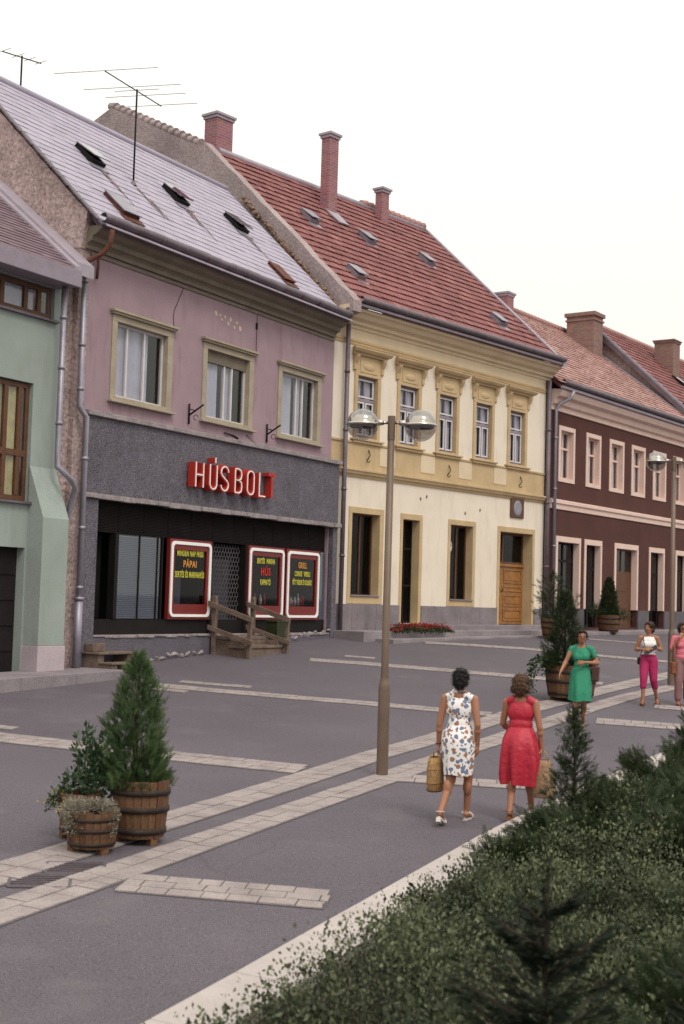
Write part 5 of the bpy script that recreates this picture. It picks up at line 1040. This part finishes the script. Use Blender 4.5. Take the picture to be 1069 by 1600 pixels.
# ------------------------------------------------------------------ people
pm('skin', (.33,.145,.085), .55, .08, 8, .05, 60., .05, 80., spec=.4); pm('hair_black', (.012,.009,.009), .6, .3, 20, .4, 60., .8, 60., bdist=.01); pm('hair_brown', (.085,.04,.022), .6, .35, 20, .4, 60., .8, 55., bdist=.012)
pm('hair_dark_brown', (.04,.018,.012), .6, .3, 20, .4, 60., .8, 60.); pm('red_cloth', (.44,.016,.04), .5, .1, 5, .12, 90., .7, 13., spec=.45, bdist=.025); pm('green_cloth', (.03,.23,.135), .7, .1, 5, .12, 90., .6, 14., bdist=.022)
pm('white_cloth', (.78,.74,.72), .85, .05, 5, .06, 90., .2, 50.); pm('magenta_cloth', (.36,.022,.10), .8, .12, 5, .12, 90., .3, 50.); pm('pink_cloth', (.66,.17,.22), .85, .08, 5, .1, 90., .3, 50.); pm('mauve_cloth', (.24,.125,.125), .85, .1, 5, .1, 90., .3, 50.)
pm('leather_brown', (.06,.022,.014), .5, .2, 8, .1, 60., .2, 60., spec=.45); pm('leather_tan', (.22,.075,.03), .5, .2, 8, .1, 60., .2, 60.); pm('leather_white', (.6,.54,.5), .5, .1, 8, .1, 60., .1, 60.); pm('leather_red', (.3,.07,.04), .5, .1, 8, .1, 60., .1, 60.)
pm('straw', (.36,.21,.09), .85, .25, 25, .35, 70., .8, 60., stain=(.2,.1,.05), stain_amt=.5, stain_scale=9); pm('sack', (.36,.235,.145), .95, .2, 12, .4, 90., .9, 70.); pm('eye_dark', (.01,.008,.008), .3); pm('lip', (.32,.06,.05), .5); pm('strap_grey', (.06,.055,.065), .7); pm('gold', (.6,.42,.15), .3, .05, 5, 0, 1, 0, metal=.9)
def floral():
    m, n, l, p = nodes('floral_cloth'); MATS['floral_cloth'] = m; tc = n.new('ShaderNodeTexCoord'); ob = tc.outputs['Object']
    nz = N(n, 'ShaderNodeTexNoise', Scale=22., Detail=3.); l.new(ob, nz.inputs['Vector']); md = n.new('ShaderNodeMix'); md.data_type = 'RGBA'; md.blend_type = 'LINEAR_LIGHT'; md.inputs[0].default_value = .02; l.new(ob, md.inputs[6]); l.new(nz.outputs['Color'], md.inputs[7])
    cur = None
    for sc_, th, cols, off in ((17., .44, ((.15,.18,.27),(.33,.16,.10)), (0,0,0)), (23., .30, ((.33,.14,.08),(.14,.18,.30)), (3.1,1.7,.4))):
        mp = N(n, 'ShaderNodeMapping'); mp.inputs['Location'].default_value = off; l.new(md.outputs[2], mp.inputs['Vector'])
        v = N(n, 'ShaderNodeTexVoronoi', Scale=sc_); l.new(mp.outputs[0], v.inputs['Vector'])
        lt = N(n, 'ShaderNodeMath', operation='LESS_THAN'); l.new(v.outputs['Distance'], lt.inputs[0]); lt.inputs[1].default_value = th
        sp = n.new('ShaderNodeSeparateColor'); l.new(v.outputs['Color'], sp.inputs[0]); g = N(n, 'ShaderNodeMath', operation='GREATER_THAN'); l.new(sp.outputs[0], g.inputs[0]); g.inputs[1].default_value = .5
        cm = n.new('ShaderNodeMix'); cm.data_type = 'RGBA'; cm.inputs[6].default_value = (*cols[0],1); cm.inputs[7].default_value = (*cols[1],1); l.new(g.outputs[0], cm.inputs[0])
        x = n.new('ShaderNodeMix'); x.data_type = 'RGBA'; l.new(lt.outputs[0], x.inputs[0]); l.new(cm.outputs[2], x.inputs[7])
        if cur is None: x.inputs[6].default_value = (.80,.76,.75,1)
        else: l.new(cur, x.inputs[6])
        cur = x.outputs[2]
    l.new(cur, p.inputs['Base Color']); p.inputs['Roughness'].default_value = .85
floral()

def remesh(mb, vox, it=6, fac=.5):
    me = bpy.data.meshes.new('tmp'); me.from_pydata([tuple(v) for v in mb.v], [], mb.f); me.update()
    bm = bmesh.new(); bm.from_mesh(me); bmesh.ops.remove_doubles(bm, verts=bm.verts, dist=1e-5); bmesh.ops.recalc_face_normals(bm, faces=bm.faces); bm.to_mesh(me); bm.free()
    o = bpy.data.objects.new('tmp', me); C.objects.link(o); r_ = o.modifiers.new('r','REMESH'); r_.mode = 'VOXEL'; r_.voxel_size = vox; s_ = o.modifiers.new('s','SMOOTH'); s_.iterations = it; s_.factor = fac
    dg = bpy.context.evaluated_depsgraph_get(); out_ = bpy.data.meshes.new_from_object(o.evaluated_get(dg)); bpy.data.objects.remove(o)
    out_.polygons.foreach_set('use_smooth', np.ones(len(out_.polygons), bool)); return out_
def cap(mb, a, b, ra, rb, n=14):
    a = Vector(a); b = Vector(b); d = (b-a).normalized(); pts = []; rs = []
    for k in range(5): t = k/4*math.pi/2; pts.append(a-d*ra*math.cos(t)); rs.append(max(.0008, ra*math.sin(t)))
    for k in range(1, 4): pts.append(a+(b-a)*k/4); rs.append(ra+(rb-ra)*k/4)
    for k in range(5): t = k/4*math.pi/2; pts.append(b+d*rb*math.sin(t)); rs.append(max(.0008, rb*math.cos(t)))
    mb.tube(pts, rs, n)
def hand(mb, w_, d, pn, side, curl):
    w_ = Vector(w_); d = Vector(d).normalized(); pn = Vector(pn); pn = (pn-d*pn.dot(d)).normalized(); ac = d.cross(pn)*side
    for o in (-.024,-.008,.008,.024): cap(mb, w_+ac*o*.6+d*.012, w_+ac*o+d*.082, .014, .0125, 10)
    for o, L_ in ((-.028,.052),(-.0095,.068),(.0095,.073),(.028,.066)):
        k = w_+ac*o+d*.085; th = R(curl)*(1 if o < .02 else .9); d1 = d*math.cos(th*.8)+pn*math.sin(th*.8); d2 = d*math.cos(th*1.9)+pn*math.sin(th*1.9)
        m_ = k+d1*L_*.55; cap(mb, k, m_, .0095, .009, 8); cap(mb, m_, m_+d2*L_*.5, .009, .0075, 8)
    t0 = w_+ac*.022+d*.02; t1 = t0+(ac*.75+d*.7+pn*.35).normalized()*.045; cap(mb, t0, t1, .0125, .011, 8); cap(mb, t1, t1+(d*.9+pn*.45+ac*.05).normalized()*.034, .0105, .0085, 8)

class Person:
    def __init__(s, loc, rz, H, label, J, hairm, hair, face=True, head_turn=0.0, shoe='leather_white', heel=.03):
        s.t = empty('person', loc, R(rz), label, 'person', None); s.k = H/1.63; s.t.scale = (s.k,)*3; s.J = J
        mb = MB(); rot = Matrix.Rotation(R(head_turn), 3, 'Z'); hc = Vector((0,.012,1.515)); hp = lambda x, y, z: hc+rot @ Vector((x, y-.012, z-1.515))
        e = lambda c, r_, q=None: mb.ell(c, r_, 18, 12, q)
        e(hc, (.072,.09,.108), rot); e(hp(0,.04,1.455), (.05,.055,.055), rot); e(hp(0,.1,1.497), (.0125,.02,.024), rot); e(hp(0,.075,1.45), (.024,.022,.014), rot)
        for x in (-1,1): e(hp(x*.073,.0,1.50), (.012,.022,.033), rot); e(hp(x*.03,.075,1.482), (.028,.02,.022), rot)
        cap(mb, (0,-.015,1.33), (0,.0,1.45), .052, .047)
        e((0,0,1.20), (.142,.092,.15)); e((0,0,1.03), (.116,.083,.14)); e((0,-.008,.90), (.156,.108,.12))
        for x in (-1,1):
            cap(mb, (x*.02,-.015,1.345), (x*.14,-.005,1.315), .045, .042); e((x*.06,.045,1.185), (.058,.045,.06)); e((x*.075,-.055,.865), (.08,.07,.085))
            j = J['R' if x > 0 else 'L']; sh = Vector((x*.163,-.005,1.31)); el = Vector(j['elbow']); wr = Vector(j['wrist'])
            cap(mb, sh, el, .046, .036); cap(mb, el, wr, .036, .0245); mm = el+(wr-el)*.28; e(mm, (.04,.04,.045))
            hand(mb, wr, j['hd'], j['pn'], j.get('side', -x), j['curl'])
            hip = Vector((x*.083,0,.86)); kn = Vector(j['knee']); an = Vector(j['ankle']); cap(mb, hip, kn, .088, .056); cap(mb, kn, an, .052, .033)
            cm = kn+(an-kn)*.3+Vector((0,-.018,0)); e(cm, (.05,.052,.095))
            td = Vector(j['toe']).normalized(); cap(mb, an-td*.035-Vector((0,0,.03)), an+td*.055-Vector((0,0,.045)), .032, .03); cap(mb, an+td*.05-Vector((0,0,.048)), an+td*.135-Vector((0,0,.06)), .03, .018); cap(mb, an+td*.07+Vector((td.y,-td.x,0))*.02-Vector((0,0,.055)), an+td*.12+Vector((td.y,-td.x,0))*.02-Vector((0,0,.06)), .02, .017)
        s.body = link('body', remesh(mb, .0075, 4), s.t, M['skin'])
        for x in (-1,1):      # sandals
            j = J['R' if x > 0 else 'L']; an = Vector(j['ankle']); td = Vector(j['toe']).normalized(); sd = Vector((td.y,-td.x,0)).normalized(); up = sd.cross(td).normalized(); q = MB(); V = []; n_ = 14
            base = an-up*.083
            for z_ in (-.012, .008):
                for k in range(n_):
                    a = 2*math.pi*k/n_; f = math.cos(a); V.append(base+td*(.045+.118*f)+sd*(.042-.008*(f < 0)+.004*f)*math.sin(a)+up*z_)
            q.add(V, [tuple(range(n_))[::-1], tuple(range(n_,2*n_))]+[(k,(k+1) % n_,n_+(k+1) % n_,n_+k) for k in range(n_)])
            if heel: q.obox(base-td*.045-up*(heel*.5+.005), sd*.024, td*.024, up*heel*.55)
            sh_ = q.build('shoe', M[shoe], s.t); st_ = MB()
            st_.tube([base+td*.105+sd*.045*math.cos(a)+up*(.0+.05*math.sin(a)) for a in np.linspace(0,math.pi,10)], .012, 6); st_.tube([base-td*.02+td*.03*math.sin(a)+sd*.044*math.cos(a)+up*(.075+.01*math.sin(a)) for a in np.linspace(0,2*math.pi,16)], .006, 6); st_.build('shoe_strap', M[shoe], sh_)
        if face:
            f = MB()
            for x in (-1,1): f.ell(hp(x*.031,.083,1.513), (.0125,.008,.0065), 10, 6, rot); 
            f.build('eyes', M['eye_dark'], s.t); b_ = MB()
            for x in (-1,1): b_.tube([hp(x*.015,.096,1.533), hp(x*.032,.093,1.538), hp(x*.05,.08,1.532)], [.003,.0042,.0025], 6)
            b_.build('eyebrows', M[hairm], s.t); l_ = MB(); l_.ell(hp(0,.0935,1.452), (.023,.008,.0065), 12, 6, rot); l_.build('lips', M['lip'], s.t)
        hb = MB()
        for (x, y, z, rx, ry, rz_) in hair: hb.ell(hp(x,y,z), (rx,ry,rz_), 16, 10, rot)
        me = remesh(hb, .008, 4); rr = random.Random(5); V = np.empty(len(me.vertices)*3, np.float32); me.vertices.foreach_get('co', V); V = V.reshape(-1,3); c_ = np.array(hc)
        w_ = (np.sin(V[:,0]*95+V[:,2]*60)+np.sin(V[:,2]*130+V[:,1]*70)+np.sin(V[:,1]*110-V[:,0]*50))*.0028; V += nrm(V-c_)*w_[:,None]; me.vertices.foreach_set('co', V.ravel()); me.update()
        s.hair = link('hair', me, s.t, M[hairm]); no = np.empty(len(V)*3, np.float32); me.vertices.foreach_get('normal', no); no = no.reshape(-1,3); pk = rng.choice(len(V), min(len(V), 900), replace=False)
        BL = (np.array([(-.07,0,0),(.07,0,0),(.03,.6,.08),(0,1,.0)], float), np.array([(0,1,2),(0,2,3)])); dd = nrm(no[pk])*.55+np.array([0,0,-.75])+rng.normal(size=(len(pk),3))*.45
        fol('hair_strands', [scatter(*BL, V[pk]-no[pk]*.004, dd, .035*(.6+.8*rng.random(len(pk))), rng.random(len(pk)))], hairm, s.t); s.hp = hp; s.rot = rot
    def cloth(s, name, mat, shapes, vox=.009, it=5, skirt=None, cut=None):
        """fitted garment: inflated body volumes remeshed, plus an optional lofted skirt, in one mesh"""
        mb = MB()
        for k in shapes:
            if k[0] == 'e': mb.ell(k[1], k[2], 18, 12)
            else: cap(mb, *k[1:])
        me = remesh(mb, vox, it)
        if cut or skirt:
            bm = bmesh.new(); bm.from_mesh(me)
            for (co, no) in (cut or []): bmesh.ops.bisect_plane(bm, geom=bm.verts[:]+bm.edges[:]+bm.faces[:], plane_co=co, plane_no=no, clear_outer=True)
            if skirt:
                rings, pleat, ph_ = skirt; n_ = 72; rows = []
                for (z, cx, cy, rx, ry, am) in rings:
                    rows.append([bm.verts.new((cx+(rx+am*math.sin(pleat*a+ph_)+am*.5*math.sin((pleat*1.7)//1*a+1+z*3))*math.cos(a), cy+(ry+am*math.sin(pleat*a+ph_)+am*.5*math.sin((pleat*1.7)//1*a+1+z*3))*math.sin(a), z+(.008*math.sin(3*a+1) if z == rings[-1][0] else 0))) for a in np.linspace(0, 2*math.pi, n_, endpoint=False)])
                for r0, r1 in zip(rows, rows[1:]):
                    for k in range(n_): bm.faces.new((r0[k], r1[k], r1[(k+1) % n_], r0[(k+1) % n_]))
            for f in bm.faces: f.smooth = True
            bm.normal_update(); bm.to_mesh(me); bm.free()
        return link(name, me, s.t, M[mat])
TORSO = [('e',(0,0,1.20),(.152,.104,.15)),('e',(0,0,1.04),(.127,.095,.13))]+[('e',(x*.062,.058,1.185),(.072,.062,.075)) for x in (-1,1)]+[('e',(0,.05,1.18),(.10,.07,.08))]
STRAPS = lambda a, b: [('c',(x*a,-.014,1.343),(x*b,-.006,1.318),.049,.046) for x in (-1,1)]
HIPS = [('e',(0,-.008,.90),(.168,.12,.12))]+[('e',(x*.075,-.055,.865),(.088,.078,.088)) for x in (-1,1)]

# 1: floral dress, walking away with a basket
w1 = Person((1.355,15.2,G(1.355,15.2)+.012), -20, 1.66, 'woman seen from behind in white dress with blue and brown flowers, carrying a straw basket', {
  'L': dict(elbow=(-.215,-.02,1.03), wrist=(-.235,.03,.80), hd=(-.02,.02,-1), pn=(1,.1,0), curl=75, knee=(-.075,-.02,.45), ankle=(-.10,-.30,.135), toe=(-.05,.9,-.5)),
  'R': dict(elbow=(.215,-.06,1.04), wrist=(.20,.02,.82), hd=(-.05,.15,-1), pn=(-1,.2,0), curl=28, knee=(.07,.16,.47), ankle=(.045,.22,.085), toe=(.05,1,0))}, 'hair_black',
  [(0,-.018,1.54,.087,.098,.098),(0,-.055,1.50,.078,.06,.09),(0,-.035,1.585,.07,.075,.06)], False, 12, 'leather_white', .045)
w1.cloth('dress', 'floral_cloth', TORSO+STRAPS(.075,.13)+HIPS, skirt=([(1.03,0,0,.126,.094,0),(.96,0,-.008,.155,.118,.001),(.90,0,-.012,.176,.142,.002),(.84,0,-.012,.182,.152,.003),(.74,0,-.008,.178,.15,.004),(.62,0,-.005,.165,.145,.006),(.50,0,-.01,.155,.14,.008)], 6, .4))
w1.cloth('collar', 'floral_cloth', [('c',(-.055,-.05,1.392),(.055,-.05,1.392),.022,.022),('c',(-.06,-.04,1.39),(-.05,.05,1.36),.02,.016),('c',(.06,-.04,1.39),(.05,.05,1.36),.02,.016)], .006)
w1.cloth('belt', 'floral_cloth', [('e',(0,0,1.03),(.132,.100,.018))], .007)
MB().tube([(.20+.03*math.cos(a),.01+.028*math.sin(a),.85+.012*math.cos(a)) for a in np.linspace(0,6.28,16)], .0035, 5).build('bracelet', M['gold'], w1.t); MB().tube([(-.234+.029*math.cos(a),.028+.029*math.sin(a),.815) for a in np.linspace(0,6.28,16)], .006, 5).build('watch_strap', M['leather_brown'], w1.t)
bpy.context.view_layer.update()
def held(name, person, at, label, cat):
    p = person.t.matrix_basis @ Vector(at); return empty(name, p, person.t.rotation_euler.z, label, cat)
bk = held('straw_basket', w1, (-.262,.03,.30), 'tall woven straw basket held by the woman in the floral dress', 'basket')
bm_ = MB(); n_ = 28
prof = [(0,.0),(.9,.0),(1.0,.02),(1.06,.12),(1.04,.24),(.92,.33),(.80,.375),(.76,.37),(.9,.3),(.0,.28)]
bm_.lathe([(r_*.085,z) for r_, z in prof], n_); bm_.v = [(x, y*1.75, z) for x, y, z in bm_.v]; bm_.build('body', M['straw'], bk)
for z, r_ in ((.015,1.03),(.10,1.075),(.25,1.05)): q = MB().tube([(r_*.085*math.cos(a), r_*.085*1.75*math.sin(a), z) for a in np.linspace(0,6.283,30)], .006, 5); q.build('woven_rim', M['leather_brown' if z < .05 else 'straw'], bk)
for sx in (-1,1): MB().tube([(sx*.055,-.07,.36),(sx*.035,-.045,.41),(sx*.012+.008,-.01,.425),(sx*.012+.008,.02,.425),(sx*.035,.05,.41),(sx*.055,.08,.36)], .007, 6).build('handle', M['straw'], bk)
# 2: red dress
w2 = Person((2.075,15.55,G(2.075,15.55)+.012), -18, 1.60, 'woman seen from behind in bright red dress, carrying a sack bag', {
  'L': dict(elbow=(-.215,.04,1.06), wrist=(-.15,.22,.96), hd=(.5,.6,-.2), pn=(0,0,-1), curl=40, knee=(-.075,-.04,.45), ankle=(-.06,-.24,.115), toe=(-.05,.95,-.3)),
  'R': dict(elbow=(.222,-.03,1.04), wrist=(.24,.02,.80), hd=(.06,.03,-1), pn=(-1,.1,0), curl=75, knee=(.08,.14,.47), ankle=(.10,.24,.085), toe=(.05,1,0))}, 'hair_brown',
  [(0,-.02,1.545,.098,.105,.098),(0,-.07,1.49,.09,.06,.09),(-.065,-.03,1.465,.045,.06,.05),(.065,-.03,1.465,.045,.06,.05),(0,-.05,1.43,.07,.05,.05)], False, -8, 'leather_tan', .03)
w2.cloth('dress', 'red_cloth', [('e',(0,0,1.20),(.160,.108,.15)),('e',(0,0,1.06),(.140,.103,.12)),('e',(0,0,.98),(.150,.115,.10))]+[('e',(x*.07,.07,1.185),(.074,.07,.07)) for x in (-1,1)]+[('c',(x*.085,-.01,1.345),(x*.145,-.006,1.314),.051,.049) for x in (-1,1)]+HIPS, skirt=([(1.03,0,0,.142,.105,0),(.97,0,-.012,.172,.142,.003),(.88,0,-.025,.205,.185,.009),(.76,0,-.02,.222,.20,.016),(.62,0,-.012,.230,.205,.026),(.48,0,-.01,.222,.20,.034),(.39,0,-.01,.208,.19,.036)], 7, .2))
sk = held('sack_bag', w2, (.262,.03,.245), 'beige coarse sack bag held by the woman in red', 'bag')
q = MB(); q.lathe([(0,0),(.10,.0),(.135,.03),(.14,.12),(.125,.25),(.10,.36),(.075,.42),(.07,.42),(.09,.33),(0,.3)], 26); q.v = [(x*(1+.06*math.sin(9*math.atan2(y,x)+z*8)), y*.62*(1+.06*math.sin(7*math.atan2(y,x)-z*9)), z) for x, y, z in q.v]; q.build('body', M['sack'], sk)
for sy in (-1,1): MB().tube([(-.06,sy*.03,.40),(-.035,sy*.018,.49),(-.0,sy*.01,.53),(.03,sy*.018,.49),(.06,sy*.03,.40)], .009, 6).build('handle', M['sack'], sk)
# 3: green dress, coming towards the camera
w3 = Person((4.17,23.65,G(4.17,23.65)+.012), 164, 1.67, 'woman in green short-sleeved dress with glasses walking beside the wide tub', {
  'R': dict(elbow=(.25,.05,1.10), wrist=(.315,.19,.94), hd=(.25,.45,-.9), pn=(-1,0,0), curl=22, knee=(.065,.13,.47), ankle=(.06,.20,.085), toe=(.1,1,0)),
  'L': dict(elbow=(-.265,-.01,1.09), wrist=(-.07,.175,1.10), hd=(1,.3,-.05), pn=(0,-1,-.2), curl=50, knee=(-.06,.06,.46), ankle=(-.03,-.10,.10), toe=(-.05,.97,-.2))}, 'hair_black',
  [(0,-.02,1.55,.090,.095,.085),(0,-.05,1.51,.082,.06,.09),(0,.045,1.60,.06,.045,.03),(-.06,.0,1.545,.035,.05,.06),(.06,.0,1.545,.035,.05,.06)], True, 14, 'leather_white', .035)
w3.cloth('dress', 'green_cloth', TORSO+STRAPS(.085,.15)+HIPS+[('c',(.163,-.005,1.31),(.205,-.003,1.20),.054,.052),('c',(-.163,-.005,1.31),(-.215,-.006,1.20),.054,.052)], skirt=([(1.02,0,0,.132,.1,0),(.94,0,-.005,.172,.135,.004),(.84,0,0,.182,.155,.007),(.70,0,.03,.184,.178,.012),(.56,0,.05,.184,.184,.016),(.46,0,.06,.186,.186,.018)], 5, 1.1))
w3.cloth('waist_seam', 'green_cloth', [('e',(0,0,1.04),(.134,.102,.014))], .007)
gl = MB()
for x in (-1,1): gl.tube([w3.hp(x*.034+.024*math.cos(a),.104,1.512+.02*math.sin(a)) for a in np.linspace(0,6.28,16)], .0035, 5); gl.tube([w3.hp(x*.056,.10,1.518), w3.hp(x*.075,.06,1.518), w3.hp(x*.078,.0,1.512)], .003, 5)
gl.tube([w3.hp(-.01,.108,1.515), w3.hp(.01,.108,1.515)], .003, 5); gl.build('glasses', M['leather_brown'], w3.t)
for k, (w_, at, lab, mt, sz, strap) in enumerate([(w3, (-.232,-.03,.78), 'dark brown shoulder bag of the woman in green', 'leather_brown', (.06,.12,.26), [(.01,-.09,.25),(.03,-.08,.42),(.07,-.05,.58),(.08,.02,.60),(.06,.07,.47),(.01,.10,.25)])]):
    b_ = held('shoulder_bag', w_, at, lab, 'bag'); q = MB(); q.box(-sz[0], sz[0], -sz[1], sz[1], 0, sz[2]); q.build('body', M[mt], b_, 0, .03); MB().box(-sz[0]-.006, sz[0]+.006, -sz[1]*.98, sz[1]*.98, sz[2]*.55, sz[2]+.008).build('flap', M[mt], b_, 0, .02); MB().tube(strap, .009, 6).build('strap', M[mt], b_)
# 4: white top and magenta trousers
w4 = Person((6.15,27.35,G(6.15,27.35)+.012), 172, 1.62, 'woman in white top and magenta cropped trousers walking near the farther lamp post', {
  'R': dict(elbow=(.245,-.03,1.07), wrist=(.12,.17,1.08), hd=(-.8,.5,.1), pn=(0,-1,-.3), curl=45, knee=(.10,.14,.47), ankle=(.115,.16,.085), toe=(.12,1,0)),
  'L': dict(elbow=(-.245,-.03,1.08), wrist=(-.12,.16,1.12), hd=(.8,.5,.0), pn=(0,-1,-.3), curl=45, knee=(-.10,.04,.46), ankle=(-.185,-.16,.10), toe=(-.12,.97,-.2))}, 'hair_dark_brown',
  [(0,-.02,1.55,.094,.1,.09),(0,-.05,1.50,.086,.06,.09),(-.06,.02,1.56,.04,.06,.06),(.065,.0,1.51,.032,.05,.08),(0,.05,1.59,.065,.04,.035)], True, -38, 'leather_tan', 0)
w4.cloth('tank_top', 'white_cloth', TORSO+[('e',(0,-.004,.96),(.148,.112,.09))]+[('c',(x*.085,-.02,1.355),(x*.08,.055,1.27),.022,.03) for x in (-1,1)]+[('c',(x*.085,-.02,1.355),(x*.085,-.06,1.25),.022,.03) for x in (-1,1)], cut=[((0,0,.9),(0,0,-1))])
w4.cloth('trousers', 'magenta_cloth', HIPS+[('e',(0,0,.96),(.15,.112,.07)),('c',(.083,0,.86),(.10,.135,.49),.102,.076),('c',(.10,.135,.49),(.109,.15,.36),.074,.066),('c',(-.083,0,.86),(-.10,.035,.48),.102,.076),('c',(-.10,.035,.48),(-.135,-.04,.34),.074,.066)])
sb = held('belt_bag', w4, (.19,.0,.80), 'small black bag hanging at the hip of the woman in magenta trousers', 'bag'); MB().box(-.03,.03,-.05,.05,-.02,.12).build('body', M['eye_dark'], sb, 0, .012); MB().tube([(-.01,.03,.11),(-.05,.12,.26),(-.09,.15,.35)], .006, 5).build('strap', M['eye_dark'], sb)
hb2 = held('handbag', w4, (0,.175,1.07), 'dark grey clutch held diagonally across the white top', 'bag'); MB().obox((-.02,.02,.0), (.115,0,-.085), (0,.018,0), (.022,0,.03)).build('body', M['strap_grey'], hb2, 0, .008); MB().tube([(.09,.01,.08),(.12,-.08,.2),(.1,-.17,.29)], .007, 5).build('strap', M['strap_grey'], hb2)
# 5: pink shirt at the edge of the picture
w5 = Person((6.86,27.5,G(6.86,27.5)+.012), 178, 1.63, 'woman in pink shirt and brownish trousers at the right picture edge, hand at her mouth', {
  'R': dict(elbow=(.22,.03,1.08), wrist=(.10,.17,1.33), hd=(-.45,-.15,.75), pn=(-.4,-.9,-.2), curl=45, knee=(.085,.06,.47), ankle=(.09,.04,.085), toe=(.05,1,0)),
  'L': dict(elbow=(-.23,-.02,1.06), wrist=(-.22,.08,.84), hd=(0,.2,-1), pn=(1,0,0), curl=30, knee=(-.085,.03,.47), ankle=(-.10,-.05,.085), toe=(-.05,1,0))}, 'hair_dark_brown',
  [(0,-.02,1.55,.094,.1,.09),(0,-.05,1.50,.086,.06,.09),(-.065,.0,1.52,.035,.05,.08),(.065,.0,1.52,.035,.05,.08),(0,.05,1.595,.065,.04,.03)], True, 5, 'leather_red', 0)
w5.cloth('shirt', 'pink_cloth', [('e',(0,0,1.20),(.162,.112,.15)),('e',(0,0,1.04),(.148,.11,.13)),('e',(0,0,.95),(.158,.12,.09))]+[('e',(x*.068,.07,1.185),(.073,.066,.068)) for x in (-1,1)]+STRAPS(.065,.15)+[('c',(.163,-.005,1.31),(.212,.023,1.12),.062,.056),('c',(-.163,-.005,1.31),(-.222,-.016,1.10),.062,.056)])
w5.cloth('trousers', 'mauve_cloth', HIPS+[('c',(.083,0,.86),(.086,.06,.47),.104,.082),('c',(.086,.06,.47),(.09,.035,.14),.08,.072),('c',(-.083,0,.86),(-.086,.03,.47),.104,.082),('c',(-.086,.03,.47),(-.10,-.045,.14),.08,.072)])
sg5 = MB()
for x in (-1,1): sg5.ell(w5.hp(x*.033,.10,1.512), (.027,.008,.021), 12, 8, w5.rot)
sg5.tube([w5.hp(-.06,.095,1.52), w5.hp(0,.108,1.52), w5.hp(.06,.095,1.52)], .003, 5); sg5.build('sunglasses', M['leather_brown'], w5.t)
b5 = held('brown_bag', w5, (.20,.05,.60), 'tan leather bag hanging beside the woman in pink shirt', 'bag'); MB().box(-.045,.045,-.11,.11,0,.24).build('body', M['leather_tan'], b5, 0, .03); MB().box(-.05,.05,-.108,.108,.13,.25).build('flap', M['leather_tan'], b5, 0, .02); MB().tube([(0,-.09,.23),(-.02,-.07,.5),(-.05,-.05,.72),(-.04,.0,.73),(-.01,.06,.5),(0,.09,.23)], .008, 6).build('strap', M['leather_tan'], b5)
